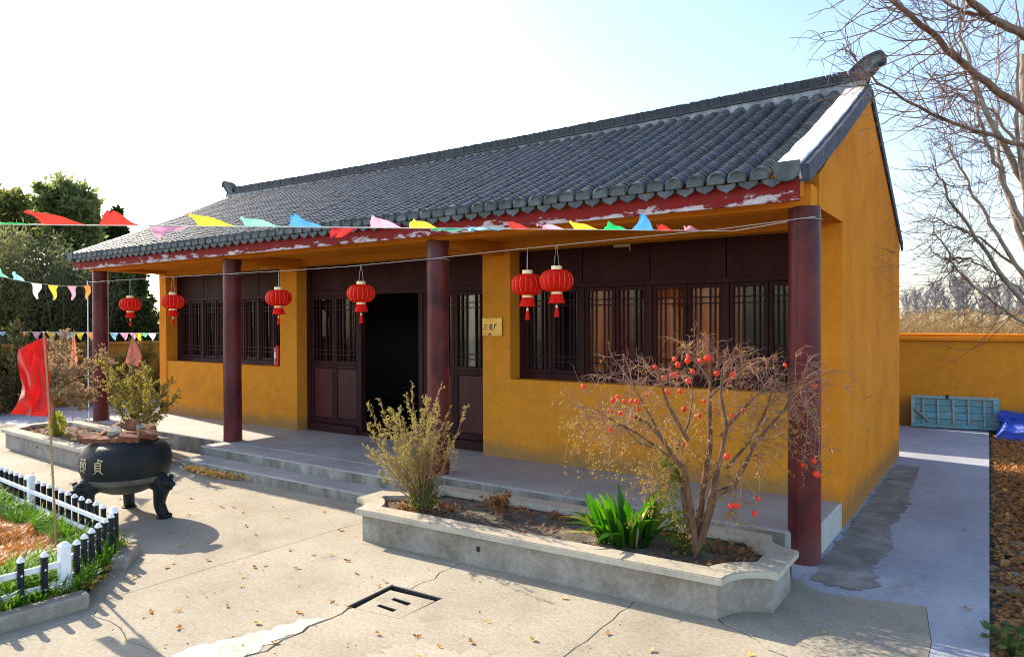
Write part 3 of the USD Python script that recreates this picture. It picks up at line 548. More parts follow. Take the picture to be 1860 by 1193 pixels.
obj('rear_verge', prof_x(Polygon([(2.83, 4.66), (5.78, 3.16), (5.78, 3.04), (2.83, 4.53)]), HX1 + .002, HX1 + .03), M['verge'], roof)
# ridge: plaster base, ledge, upright tiles, scroll ends
RY = 2.83
def sag(x): return 4.66 - .05 * math.sin(PI * (x - RX0) / (RX1 - RX0))
rx = np.linspace(RX0 + .12, RX1 - .02, 24); s = MB(); v = []
for xx in rx: z = sag(xx); v += [[xx, RY - .15, z - .06], [xx, RY - .115, z + .085], [xx, RY + .115, z + .085], [xx, RY + .15, z - .06]]
f = [[4 * k + i, 4 * k + i + 1, 4 * k + 5 + i, 4 * k + 4 + i] for k in range(len(rx) - 1) for i in range(3)] + [[0, 1, 2, 3], [4 * len(rx) - 4, 4 * len(rx) - 3, 4 * len(rx) - 2, 4 * len(rx) - 1]]
ridge = obj('ridge', (np.array(v), np.array(f)), M['lime'], hall)
v = []
for xx in rx: z = sag(xx) + .087; v += [[xx, RY - .135, z], [xx, RY - .135, z + .022], [xx, RY + .135, z + .022], [xx, RY + .135, z]]
obj('ledge_tile', (np.array(v), np.array(f)), M['ridge'], ridge)
rt = MB(); x = RX1 - .2; rj = np.random.default_rng(9)
while x > RX0 + .35:
    z = sag(x) + .11; h = .125 + rj.normal(0, .0025); w = .030; ln = -.02 + rj.normal(0, .004)
    mm = bbox(-w / 2, w / 2, -.085, .085, 0, h); vv = np.array(mm.vertices); vv[:, 0] += vv[:, 2] / h * ln; rt.add(vv + [x, RY + rj.normal(0, .002), z], mm.faces); x -= .0315
obj('upright_tiles', rt, M['ridge'], ridge, kind='stuff')
orn = [(-.15, 4.74), (-.13, 4.81), (-.125, 4.90), (-.04, 4.975), (.03, 5.025), (.11, 5.055), (.18, 5.07), (.22, 5.06), (.252, 5.01), (.25, 4.955), (.23, 4.925), (.185, 4.92), (.155, 4.885), (.13, 4.845), (.085, 4.82), (.07, 4.74)]
for sgn, xo in ((1, 0.0), (-1, RX0 + RX1 + .05)):
    po = Polygon([(xo + sgn * a, b) for a, b in orn]).buffer(.012).buffer(-.012)
    rim = po.difference(po.buffer(-.03))
    def xz(poly, y0, y1):
        m = trimesh.creation.extrude_polygon(poly, y1 - y0, engine='earcut'); v = np.array(m.vertices); m.vertices = np.column_stack([v[:, 0], y0 + v[:, 2], v[:, 1]]); m.fix_normals(); return m
    o = obj('ridge_scroll', xz(po.buffer(-.004), RY - .06, RY + .06), M['carve'], hall)
    obj('scroll_rim', xz(rim, RY - .075, RY + .075), M['ridge'], o)
    cv = MB()
    for k in range(5):
        t = k / 5; c = np.array([xo + sgn * (-.06 + .21 * t), 4.84 + .16 * t]); a = np.linspace(0, 1.6 * PI, 10)
        cv.tube(np.column_stack([c[0] + sgn * np.cos(a) * .03 * (1 - a / 9), np.full(10, RY - .062), c[1] + np.sin(a) * .03 * (1 - a / 9)]), .007, 5)
    obj('carving', cv, M['carve'], o)
    obj('scroll_foot', bbox(*sorted((xo + sgn * -.2, xo + sgn * .055)), RY - .12, RY + .12, 4.60, 4.765, .01), M['lime'], o)

# unseen outbuilding, added behind the hall to cast shadow on the side path
ob = thing('rear_outbuilding', 'low unseen outbuilding added behind the hall to shade the side path', 'outbuilding')
obj('wall', bbox(-7.5, -1.4, 6.72, 9.1, -.02, 2.45), M['yellow_worn'], ob)
m = prof_x(Polygon([(6.6, 2.45), (9.13, 2.45), (9.13, 2.62), (6.6, 2.52)]), -7.6, -1.3); obj('roof', m, M['tile'], ob)

# ------------------------------------------------------------------ perimeter walls
pw = thing('perimeter_wall', 'yellow boundary wall with pale coping behind the side path', 'wall')
obj('wall_body', bbox(-9.2, 14, 9.30, 9.52, -.15, 1.62), M['yellow_worn'], pw)
obj('coping', bbox(-9.2, 14, 9.24, 9.58, 1.622, 1.70, .008), M['yellow'], pw)
obj('coping_cap', bbox(-9.2, 14, 9.30, 9.53, 1.702, 1.76, .02), M['yellow'], pw)
pw2 = thing('perimeter_wall', 'yellow boundary wall behind the shrubs at the far left of the hall', 'wall')
obj('wall_body', bbox(-18.6, -18.35, -8, 14, -.15, 1.42), M['yellow_shade'], pw2)
obj('coping', bbox(-18.66, -18.29, -8, 14, 1.422, 1.5, .008), M['yellow_shade'], pw2)

#@@PART2 ------------------------------------------------------------ planters
def arc(c, p0, p1, n=9):          # concave corner: from p0 to p1 around c (ellipse)
    c, p0, p1 = map(np.array, (c, p0, p1)); t = np.linspace(0, PI / 2, n)
    return [tuple(c + (p0 - c) * math.cos(a) + (p1 - c) * math.sin(a)) for a in t]
PL = arc((-3.80, -1.77), (-3.50, -1.77), (-3.80, -1.47)) + arc((-3.80, -.66), (-3.80, -1.12), (-3.46, -.66)) + [(-3.46, -.58)] + arc((.12, -.43), (-.15, -.43), (.12, -.72))[0:] + arc((.12, -1.62), (.12, -1.30), (-.16, -1.62))
OUT_R = Polygon(PL).buffer(0)
OUT_L = affinity.scale(OUT_R, -1, 1, origin=(-6.04, 0))
def soil_mesh(poly, z, amp, seed, step=.05):
    x0, y0, x1, y1 = poly.bounds; xs, ys = np.arange(x0 - step, x1 + 2 * step, step), np.arange(y0 - step, y1 + 2 * step, step)
    X, Y = np.meshgrid(xs, ys, indexing='ij'); Z = z + amp * (meshkit.fbm(np.stack([X * 5, Y * 5, X * 0], -1), 4, seed) - .5)
    idx = np.arange(X.size).reshape(X.shape); q = np.stack([idx[:-1, :-1], idx[1:, :-1], idx[1:, 1:], idx[:-1, 1:]], -1).reshape(-1, 4)
    cen = np.stack([X, Y], -1).reshape(-1, 2)[q].mean(1); ok = shapely.contains_xy(poly, cen[:, 0], cen[:, 1])
    return np.stack([X, Y, Z], -1).reshape(-1, 3), np.vstack([q[ok][:, [0, 1, 2]], q[ok][:, [0, 2, 3]]])
def planter(outl, label, hx):
    t = thing('concrete_planter', label, 'planter')
    inner = outl.buffer(-.19, join_style=2); body = outl.buffer(-.05, join_style=2)
    fy = min(p[1] for p in body.exterior.coords)
    b = extr(body.difference(inner.buffer(.03, join_style=2)), -.02, .247)
    obj('wall', b, M['planter'], t)
    lip = outl.difference(inner); lip2 = outl.buffer(-.008, join_style=2).difference(inner.buffer(.006))
    obj('coping', trimesh.util.concatenate([extr(lip, .249, .292), extr(lip2, .2925, .300)]), M['coping'], t)
    obj('soil', soil_mesh(inner.buffer(.05), .235, .07, 3), M['soil'], t)
    yb = np.interp(hx, [-3.5, -.16], [-1.73, -1.57]) if hx > -6 else np.interp(hx, [-11.92, -8.58], [-1.57, -1.73])
    obj('drain_hole', bbox(hx - .016, hx + .016, yb + .0, yb + .05, .125, .165), M['black'], t)
    return t, inner
plR, inR = planter(OUT_R, 'long concrete planter with scalloped corners before the right-hand columns, holding the red-fruited tree', -2.16)
plL, inL = planter(OUT_L, 'long concrete planter with scalloped corners at the far left, behind the black urn', -10.55)

def litter(poly, n, seed, z, Lr, up=.5, zj=.02):
    r = np.random.default_rng(seed); x0, y0, x1, y1 = poly.bounds; P = []
    while len(P) < n:
        q = np.column_stack([r.uniform(x0, x1, n * 2), r.uniform(y0, y1, n * 2)]); P += list(q[shapely.contains_xy(poly, q[:, 0], q[:, 1])])
    P = np.array(P[:n]); p = np.column_stack([P, z + r.uniform(0, zj, n)]); d = np.column_stack([r.normal(size=(n, 2)), r.normal(0, .25, n)]); nr = unit(np.column_stack([r.normal(0, up, (n, 2)), np.ones(n)]))
    L_ = r.uniform(*Lr, n); return MB().leaves(p, d, nr, L_, L_ * r.uniform(.5, .9, n), .25)
lr = unary_union([inR.intersection(sbox(-3.6, -1.6, -2.75, -1.0)), inR.intersection(sbox(-.42, -1.35, .1, -.65)), inR.intersection(sbox(-2.75, -.95, -.4, -.62))]).buffer(-.03)
mb = litter(lr, 420, 4, .245, (.04, .075)); rr_ = litter(inR.buffer(-.04), 160, 5, .25, (.035, .06))
mb.add(*rr_.mesh()); obj('leaf_litter', mb, M['leaf_dead'], kind='stuff')
obj('leaf_litter', litter(inL.buffer(-.04), 320, 6, .25, (.04, .07)), M['leaf_dead'], kind='stuff')

# ------------------------------------------------------------------ growing things
def curve(p0, p1, bow, k=7):
    t = np.linspace(0, 1, k)[:, None]; return np.asarray(p0) * (1 - t) + np.asarray(p1) * t + np.asarray(bow) * (4 * t * (1 - t))
def shrub(name, label, base, tips, rng, mats, stem_r=.009, side=26, leaf=.026, per=9, spread=.16, start=.25, low=None, group=None, cat='shrub', bow=.06, taper=.6, trunk=None):
    """stems from the base to each tip, short side shoots along them, small leaves along the shoots"""
    t = thing(name, label, cat, group); st = MB(); base = np.asarray(base, float); LP, LD = [], []
    if trunk is not None:
        top = np.asarray(trunk, float); st.tube(curve(base, top, rng.normal(0, .02, 3)), np.linspace(.035, .024, 7), 7); root = top
    else: root = base
    for tip in tips:
        b = root + np.append(rng.normal(0, .025, 2), 0); bw = np.append(rng.normal(0, bow, 2), rng.normal(.02, bow * .4))
        c = curve(b, tip, bw, 9); ln = np.linalg.norm(c[-1] - c[0])
        st.tube(c, np.linspace(stem_r, stem_r * .25, 9), 4, cap=False)
        n = int(side * rng.uniform(.7, 1.2)); tt = rng.uniform(start, 1, n) ** .9; k = np.clip((tt * 8).astype(int), 0, 7); fr_ = (tt * 8 - k)[:, None]
        p = c[k] * (1 - fr_) + c[k + 1] * fr_; dr = unit(c[k + 1] - c[k])
        d = unit(dr * .9 + rdir(n, rng) * .85 + [0, 0, .15]); Ls = spread * rng.uniform(.35, 1, n) * (1.15 - taper * tt)
        e = p + d * Ls[:, None]; st.cone(p, e, stem_r * .28, stem_r * .12, 3)
        for q in range(per):
            u = rng.uniform(.1, 1, n)[:, None]; LP.append(p + (e - p) * u + rng.normal(0, .004, (n, 3))); LD.append(unit(d + rdir(n, rng) * .9))
        m = per; u = np.linspace(start, 1, 2 * m)
        kk = np.clip((u * 8).astype(int), 0, 7); f2 = (u * 8 - kk)[:, None]; LP.append(c[kk] * (1 - f2) + c[kk + 1] * f2); LD.append(unit(rdir(2 * m, rng) + unit(c[kk + 1] - c[kk])))
    P_, D_ = np.vstack(LP), np.vstack(LD); nn = len(P_); Lf = leaf * rng.uniform(.6, 1.25, nn)
    obj('stems', st, mats[0], t)
    obj('foliage', MB().leaves(P_, D_, rdir(nn, rng), Lf, Lf * .55), mats[1], t)
    if low:
        (ctr, rad, n2, ml, sz) = low; q = rdir(n2, rng) * rng.uniform(.25, 1, n2)[:, None] ** .6 * np.asarray(rad) + np.asarray(ctr); q[:, 2] = np.maximum(q[:, 2], base[2] + .01)
        obj('base_foliage', MB().leaves(q, unit(q - np.asarray(ctr) + rdir(n2, rng) * .4), rdir(n2, rng), sz * rng.uniform(.6, 1.2, n2), sz * .6), ml, t)
    return t
rng = np.random.default_rng(31)
def fan(px_list, dmean, dj): return [deep(x, y, dmean + rng.normal(0, dj)) for x, y in px_list]
b = on(768, 922, 'z', .25); db = float(np.dot(b - EYE, FW))
tips = fan([(668, 735), (666, 768), (672, 792), (665, 812), (690, 725), (712, 745), (735, 716), (742, 738), (700, 760), (690, 790), (720, 770), (750, 700), (766, 745), (780, 722), (803, 700), (796, 745), (822, 770), (845, 740), (838, 782), (815, 800), (700, 830), (690, 858), (725, 800), (755, 770), (775, 785), (740, 800), (712, 850), (795, 790), (760, 820)], db, .17)
tips += fan([(rng.uniform(664, 835), rng.uniform(715, 830)) for _ in range(34)], db, .2)
shrub('wispy_shrub', 'wispy yellow-green shrub in the planter before the middle maroon column', b, tips, rng, (M['twig'], M['leaf_wisp']), .006, 40, .016, 6, .10, .30, low=(b + [0, 0, .12], (.16, .16, .17), 900, M['leaf_green'], .035))
# small dead plant
b2 = on(905, 938, 'z', .25); tp = [b2 + [rng.normal(0, .09), rng.normal(0, .06), rng.uniform(.10, .2)] for _ in range(16)]
shrub('withered_plant', 'small withered brown plant in the middle of the near planter', b2, tp, rng, (M['twig'], M['leaf_dead']), .004, 6, .045, 3, .05, .2, cat='plant', bow=.02)
# broad-leaved clump, each leaf a part
asp = thing('broad_leaved_plant', 'clump of broad bright green upright leaves in the planter by the red-fruited tree', 'plant')
bc = on(1138, 985, 'z', .25); ra = np.random.default_rng(12)
def blade(base, direc, out, L_, W_, droop, twist=0.0):
    k = 9; t = np.linspace(0, 1, k); wd = W_ * np.sin(np.clip(t * .93 + .05, 0, 1) * PI) ** .75; wd[-1] = 0; wd[0] = W_ * .12
    side = unit(np.cross(direc, out)); side = side * math.cos(twist) + np.asarray(out) * math.sin(twist)
    c = base + np.outer(t * L_, direc) + np.outer(t ** 2.2 * L_ * droop, out) - np.outer(t ** 3 * L_ * abs(droop) * .55, [0, 0, 1])
    up = unit(np.cross(side, direc)); v = np.concatenate([c - side * wd[:, None] / 2, c + up * wd[:, None] * .14, c + side * wd[:, None] / 2])
    return v, np.array([[i, i + 1, k + i + 1, k + i] for i in range(k - 1)] + [[k + i, k + i + 1, 2 * k + i + 1, 2 * k + i] for i in range(k - 1)])
for k in range(58):
    a = ra.uniform(0, 2 * PI); rad = .17 * math.sqrt(ra.uniform(0, 1)); o = np.array([math.cos(a), math.sin(a), 0])
    ba = bc + RT * (rad * math.cos(a) * 1.25) + np.array([FW[0], FW[1], 0]) * rad * math.sin(a) * .8; outw = unit(ba - bc + o * .03); outw[2] = 0
    L_ = ra.uniform(.34, .56) * (1.05 - .5 * rad / .17 * .4); dr = ra.uniform(.02, .3) if ra.random() < .78 else ra.uniform(.6, 1.0)
    mt = M['leaf_broad'] if k not in (7, 19) else M['leaf_pale']
    obj('leaf', blade(ba - [0, 0, .03], unit(np.array([0, 0, 1]) + outw * ra.uniform(.02, .28)), outw, L_, ra.uniform(.055, .09), dr, ra.normal(0, .7)), mt, asp, smooth=True)
for dx, lab in ((-.26, 0), (-.2, 1)): obj('leaf', blade(bc + RT * (dx + .12), unit(np.array([0, 0, .55]) - RT * .8), -RT, .3, .075, .55, .4), M['leaf_pale'], asp, smooth=True)

# red-fruited tree: limbs followed from the photograph, then twigs
tree = thing('fruit_tree', 'nearly bare small tree hung with red fruits in the planter before the right window', 'tree')
B0 = on(1262, 1006, 'z', .24); TD = float(np.dot(B0 - EYE, FW)); rt_ = np.random.default_rng(44)
limbs = [([(1262, 1006), (1258, 960), (1250, 905), (1244, 850), (1225, 835), (1205, 800), (1180, 770), (1150, 755)], (0, -.25), .034),
         ([(1262, 1006), (1270, 940), (1278, 880), (1290, 810), (1288, 740), (1292, 680), (1290, 640)], (0, .1), .036),
         ([(1262, 1006), (1284, 930), (1298, 880), (1312, 820), (1320, 770), (1308, 720), (1312, 670)], (0, -.2), .032),
         ([(1262, 1006), (1288, 945), (1296, 900), (1328, 885), (1352, 850), (1372, 800), (1400, 770), (1425, 745)], (0, -.1), .034),
         ([(1260, 1000), (1246, 930), (1238, 870), (1222, 845), (1232, 800), (1250, 770), (1258, 720)], (0, .22), .028),
         ([(1222, 845), (1200, 815), (1160, 800), (1130, 770)], (.12, .3), .016), ([(1250, 800), (1215, 740), (1200, 700), (1190, 660)], (-.12, -.3), .018),
         ([(1310, 790), (1345, 745), (1380, 715), (1410, 690)], (-.1, .25), .016), ([(1320, 850), (1360, 800), (1390, 745), (1405, 700)], (.05, .3), .016),
         ([(1290, 720), (1320, 690), (1345, 670), (1370, 650)], (0, -.3), .012), ([(1425, 745), (1440, 720), (1460, 700)], (-.1, -.15), .012), ([(1290, 690), (1265, 660), (1250, 630)], (0, .2), .012),
         ([(1205, 800), (1170, 740), (1150, 700)], (-.2, -.35), .012), ([(1225, 835), (1160, 790), (1110, 760), (1085, 745)], (-.05, -.05), .012)]
tb = MB(); TW = []
for px, (d0, d1), r0 in limbs:
    k = len(px); pts = np.array([deep(x, y, TD + d0 + (d1 - d0) * i / (k - 1)) for i, (x, y) in enumerate(px)]); pts[1:-1] += rt_.normal(0, .006, (k - 2, 3))
    tt = np.linspace(0, k - 1, k * 3); pp = np.column_stack([np.interp(tt, range(k), pts[:, a]) for a in range(3)])
    tb.tube(pp, np.linspace(r0 * .84, max(r0 * .26, .0045), len(pp)) * (1 + rt_.normal(0, .05, len(pp))), 7); TW.append(pp)
obj('trunk', tb, M['bark'], tree, smooth=True)
tw = MB(); ends = []
ctr = deep(1265, 760, TD)
for gen in range(3):
    src = TW if gen == 0 else ends_prev
    ends_new = []
    for pp in src:
        n = (15, 5, 2)[gen]
        if gen == 0: k = rt_.integers(len(pp) // 3, len(pp), n); st_ = pp[k]
        else: st_ = pp[rt_.integers(1, len(pp), n)]
        for p in st_:
            outd = unit(p - ctr + rt_.normal(0, .25, 3)); d = unit(outd * [.8, .8, .45] + rdir(1, rt_)[0] * .75 + [0, 0, .02 if gen == 0 else 0.0])
            Lt = ((.33, .18, .065)[gen]) * rt_.uniform(.5, 1.35) * (.62 if p[2] > 1.55 else 1.0)
            q = p + d * Lt; bw = rt_.normal(0, .12, 3) * Lt + [0, 0, .10 * Lt]
            c = curve(p, q, bw, 5 if gen < 2 else 3); c[-1, 2] -= Lt * .12
            tw.tube(c, np.linspace((.0034, .0019, .0013)[gen], (.0014, .0009, .0007)[gen], len(c)), 3, cap=False); ends_new.append(c)
    ends_prev = ends_new; ends += ends_new
obj('twigs', tw, M['twig'], tree)
al = np.vstack([e[1:] for e in ends]); sel = rt_.random(len(al)) < np.clip(.62 - .75 * (al[:, 2] - .70), .02, .62); lp = al[sel]
lf = np.vstack([lp + rt_.normal(0, .012, lp.shape) for _ in range(3)]); nn = len(lf)
obj('sparse_leaves', MB().leaves(lf, rdir(nn, rt_), rdir(nn, rt_), rt_.uniform(.018, .034, nn), .011), M['leaf_autumn'], tree)
lp = np.vstack([deep(x, y, TD + .05) + rt_.normal(0, .05, (200, 3)) for x, y in [(1222, 870), (1215, 905), (1235, 940), (1225, 965), (1245, 985), (1262, 990), (1210, 840)]])
obj('sucker_leaves', MB().leaves(lp, rdir(len(lp), rt_), rdir(len(lp), rt_), rt_.uniform(.02, .036, len(lp)), .014), M['leaf_lime'], tree)
fr_px = [(1059, 702, 5), (1113, 728, 6), (1122, 720, 5), (1134, 728, 5), (1148, 728, 6), (1157, 730, 7), (1109, 745, 6), (1127, 750, 5), (1147, 757, 6), (1160, 742, 5), (1095, 769, 5), (1109, 780, 5), (1225, 652, 5), (1231, 662, 6), (1249, 655, 7), (1251, 648, 6), (1272, 655, 5), (1284, 650, 7), (1289, 652, 6), (1190, 667, 5), (1206, 686, 6), (1228, 681, 7), (1221, 682, 6), (1250, 692, 6), (1258, 674, 5), (1302, 678, 7), (1331, 680, 7), (1324, 691, 5), (1212, 711, 6), (1236, 710, 6), (1242, 743, 6), (1270, 755, 5), (1301, 746, 6), (1351, 746, 6), (1330, 755, 5), (1241, 808, 6), (1314, 817, 5), (1320, 828, 6), (1378, 831, 4), (1480, 701, 6), (1426, 663, 4), (1176, 717, 4), (1279, 728, 4)]
uu = lathe([(0, -1), (.45, -.9), (.85, -.52), (1, 0), (.86, .5), (.5, .84), (.22, .93), (.16, 1.02), (.26, 1.22), (.13, 1.18), (0, 1.0)], 12)
def fruit(c, r):
    q = trimesh.transformations.euler_matrix(PI + rt_.normal(0, .4), rt_.normal(0, .4), 0)[:3, :3]; return (uu[0] @ q.T) * r + c, uu[1]
for x, y, r in fr_px:
    c = deep(x, y, TD + rt_.uniform(-.32, .25)); rr2 = r * 5.0 / F_PX * .92
    f_ = obj('fruit', fruit(c, rr2), M['fruit'], tree, smooth=60)
    near = al[np.argmin(np.linalg.norm(al - c, axis=1))]
    obj('stalk', MB().tube(curve(near, c + [0, 0, rr2 * .8], [0, 0, .01], 5), .0018, 3, cap=False), M['twig'], f_)
for x, y, r, x1, y1 in [(1458, 844, 5, 1462, 770), (1478, 836, 6, 1465, 790), (1482, 860, 7, 1480, 800), (1487, 862, 5, 1482, 830), (1327, 918, 5, 1325, 880), (1336, 918, 6, 1330, 880), (1342, 918, 4, 1336, 885), (1377, 905, 5, 1376, 850), (1371, 932, 6, 1372, 890)]:
    c = deep(x, y, TD - .25); f_ = obj('fruit', fruit(c, r * 4.9 / F_PX * .9), M['fruit'], tree, smooth=60)
    near = al[np.argmin(np.linalg.norm(al - deep(x1, y1 - 60, TD - .2), axis=1))]
    obj('stalk', MB().tube(curve(near, c, (c - near) * 0 + [0.03, 0, .05], 8), .0018, 3, cap=False), M['twig'], f_)

# plants of the far planter and the yard's left edge
b = on(103, 788, 'z', .24); d1 = float(np.dot(b - EYE, FW))
tips = fan([(60, 650), (75, 625), (98, 612), (120, 625), (140, 640), (158, 655), (170, 690), (165, 720), (70, 690), (60, 720), (110, 650), (130, 670), (145, 700), (90, 660), (150, 740), (120, 600), (200, 660), (190, 640), (85, 720), (125, 710)], d1, .35)
shrub('planter_shrub', 'brown-green shrub with a single stem in the far planter, just right of the red flag', b, tips, rng, (M['twig'], M['leaf_mix']), .010, 44, .042, 9, .28, .12, low=(b + [0, 0, .14], (.13, .13, .22), 500, M['leaf_lime'], .05), trunk=deep(94, 715, d1), bow=.1)
b = on(252, 800, 'z', .24); d1 = float(np.dot(b - EYE, FW))
tips = fan([(195, 700), (205, 680), (222, 668), (240, 655), (258, 660), (272, 672), (285, 690), (300, 705), (315, 690), (330, 712), (210, 725), (225, 705), (262, 690), (280, 730), (240, 700), (250, 680), (298, 735), (232, 735), (190, 650), (180, 660)], d1, .3)
shrub('planter_shrub', 'yellow-green shrub with many thin stems in the far planter, behind the bricks on the urn', b, tips, rng, (M['bark_dark'], M['leaf_shrub']), .010, 52, .036, 9, .22, .25, bow=.08)
for (x, y, lab, tl) in [(22, 752, 'bronze-leaved shrub at the left edge, behind the red flag', [(0, 620), (15, 600), (30, 585), (45, 610), (60, 625), (0, 660), (20, 650), (50, 665), (-15, 640), (-20, 690), (10, 690), (40, 695), (60, 690), (75, 660), (30, 620)]),
                        (180, 742, 'bronze-leaved shrub showing on both sides of the farthest column', [(130, 650), (145, 640), (160, 625), (175, 640), (190, 655), (215, 670), (120, 670), (150, 680), (200, 690), (225, 650), (170, 610), (240, 690), (260, 670)])]:
    b = on(x, y, 'z', -.1); d1 = float(np.dot(b - EYE, FW)); tips = fan(tl, d1, .5)
    shrub('garden_shrub', lab, b, tips, rng, (M['bark_dark'], M['shrub_brown']), .014, 60, .065, 11, .42, .1, bow=.15)
for (x, y, lab) in [(95, 728, 'low brown hedge shrub behind the single-stemmed planter shrub'), (255, 722, 'low dark shrub beside the hall corner at the far left')]:
    b = on(x, y, 'z', -.1); d1 = float(np.dot(b - EYE, FW)); tips = fan([(x + dx, y - dy) for dx, dy in [(-60, 60), (-40, 85), (-20, 95), (0, 100), (20, 92), (40, 80), (55, 60), (-30, 55), (25, 60), (0, 70), (-50, 30), (50, 35)]], d1, .6)
    shrub('garden_shrub', lab, b, tips, rng, (M['bark_dark'], M['tree_mid'] if x > 200 else M['shrub_brown']), .015, 60, .08, 11, .5, .05, bow=.2)

# ------------------------------------------------------------------ trees
def crown_tree(name, label, base, h, blobs, n, leaf, mat, rng, cat='tree', group=None, trunk_r=.16, asp=.5, droop=0.0):
    """trunk with limbs into every blob (centre, radii); leaves in clumps over the blobs"""
    t = thing(name, label, cat, group); base = np.asarray(base, float); tb = MB()
    tb.tube(curve(base, base + [0, 0, h * .62], [.1, .05, 0], 8), np.linspace(trunk_r, trunk_r * .5, 8), 8)
    P_, D_ = [], []
    tot = sum(r[0] * r[1] * r[2] for _, r in blobs) if blobs else 1
    for c, r in blobs:
        c, r = np.asarray(c, float), np.asarray(r, float); s0 = base + [0, 0, min(h * .6, max(.4, (c[2] - base[2]) * .6))]
        tb.tube(curve(s0, c, rng.normal(0, .12, 3), 6), np.linspace(trunk_r * .42, .02, 6), 5)
        k = max(6, int(60 * (r[0] * r[1] * r[2] / tot) ** .8 * len(blobs) / 2)); cc = c + rdir(k, rng) * ((rng.uniform(.2, 1.2, k) * np.where(rng.random(k) < .2, 1.3, 1))[:, None] ** .6) * r
        tb.cone(np.repeat(c[None], k, 0), cc, .016, .006, 3)
        m = max(40, int(n * (r[0] * r[1] * r[2] / tot) / k)); sz = .29 * r.mean() * rng.uniform(.6, 1.25, k)
        q = cc[:, None] + rng.normal(size=(k, m, 3)) * sz[:, None, None] * .5; P_.append(q.reshape(-1, 3)); D_.append((unit(q - cc[:, None]) + rng.normal(0, .6, q.shape) - [0, 0, droop]).reshape(-1, 3))
    P_, D_ = np.vstack(P_), np.vstack(D_); k = len(P_); Lf = leaf * rng.uniform(.6, 1.3, k)
    obj('trunk', tb, M['bark_dark'], t); obj('crown', MB().leaves(P_, D_, rdir(k, rng), Lf, Lf * asp), mat, t); return t
def blob(px, py, d, rx, rz, ry=None): s_ = d / F_PX; return deep(px, py, d), (rx * s_, (ry or rx) * s_, rz * s_)
rg = np.random.default_rng(77)
def ground_at(px, d): p = deep(px, 585, d); return np.array([p[0], p[1], -.11])
crown_tree('broadleaf_tree', 'tall broad-leaved evergreen tree rising highest at the far left', ground_at(125, 25), 6.5,
    [blob(118, 355, 25, 30, 26), blob(95, 372, 25, 26, 20), blob(150, 385, 25, 32, 28), blob(160, 420, 25, 26, 30), blob(110, 420, 25, 40, 30), blob(140, 470, 25, 45, 35), blob(85, 345, 25, 16, 12), blob(140, 348, 25, 18, 14), blob(130, 540, 25, 50, 45)], 11000, .22, M['tree_dark'], rg)
crown_tree('broadleaf_tree', 'yellowing tree cut by the left edge of the picture', ground_at(0, 23), 5.5,
    [blob(5, 370, 23, 34, 26), blob(25, 400, 23, 30, 26), blob(-20, 410, 23, 40, 40), blob(10, 440, 23, 46, 34), blob(42, 432, 23, 22, 20), blob(60, 420, 27, 28, 26)], 8000, .20, M['tree_mid'], rg)
crown_tree('broadleaf_tree', 'slender pale green sapling showing above the left end of the roof', ground_at(215, 28), 5.0,
    [blob(210, 395, 28, 10, 14), blob(205, 420, 28, 14, 12), blob(222, 430, 28, 14, 14), blob(195, 425, 28, 14, 12), blob(200, 445, 28, 24, 14), blob(228, 520, 26, 26, 40)], 2600, .22, M['tree_mid'], rg)
crown_tree('broadleaf_tree', 'green tree seen through the porch beside the farthest column', ground_at(240, 22), 3.4,
    [blob(220, 515, 22, 18, 26), blob(226, 560, 22, 24, 26), blob(262, 590, 22, 26, 20), blob(215, 590, 22, 24, 24), blob(268, 560, 22, 12, 16), blob(250, 625, 22, 30, 22), blob(275, 640, 21, 14, 30)], 7000, .15, M['tree_mid'], rg)
for px, d, lab in [(10, 20, 'dark bamboo thicket at the left edge behind the red flag'), (85, 21, 'dark bamboo thicket between the red flag and the farthest column'), (150, 22, 'dark bamboo thicket just left of the farthest column'), (-60, 20, 'dark bamboo thicket beyond the left edge')]:
    t = thing('bamboo_thicket', lab, 'bamboo'); cm = MB(); P_, D_ = [], []
    for k in range(46):
        b = ground_at(px + rg.uniform(-48, 48), d + rg.uniform(-1, 1)); hh = rg.uniform(2.6, 4.9); lean = np.append(rg.normal(0, .35, 2), 0); c = curve(b, b + [0, 0, hh] + lean, [0, 0, .1], 7); cm.tube(c, np.linspace(.013, .004, 7), 4, cap=False)
        m = 420; u = rg.uniform(.06, 1, m); kk = np.clip((u * 6).astype(int), 0, 5); f2 = (u * 6 - kk)[:, None]; q = c[kk] * (1 - f2) + c[kk + 1] * f2 + rg.normal(0, .17, (m, 3)); P_.append(q); D_.append(np.column_stack([rg.normal(0, .6, (m, 2)), rg.normal(-.7, .4, m)]))
    P_, D_ = np.vstack(P_), np.vstack(D_); k = len(P_); Lf = rg.uniform(.10, .21, k)
    obj('canes', cm, M['bark_dark'], t); obj('foliage', MB().leaves(P_, D_, rdir(k, rg), Lf, Lf * .24), M['bamboo_leaf'], t)

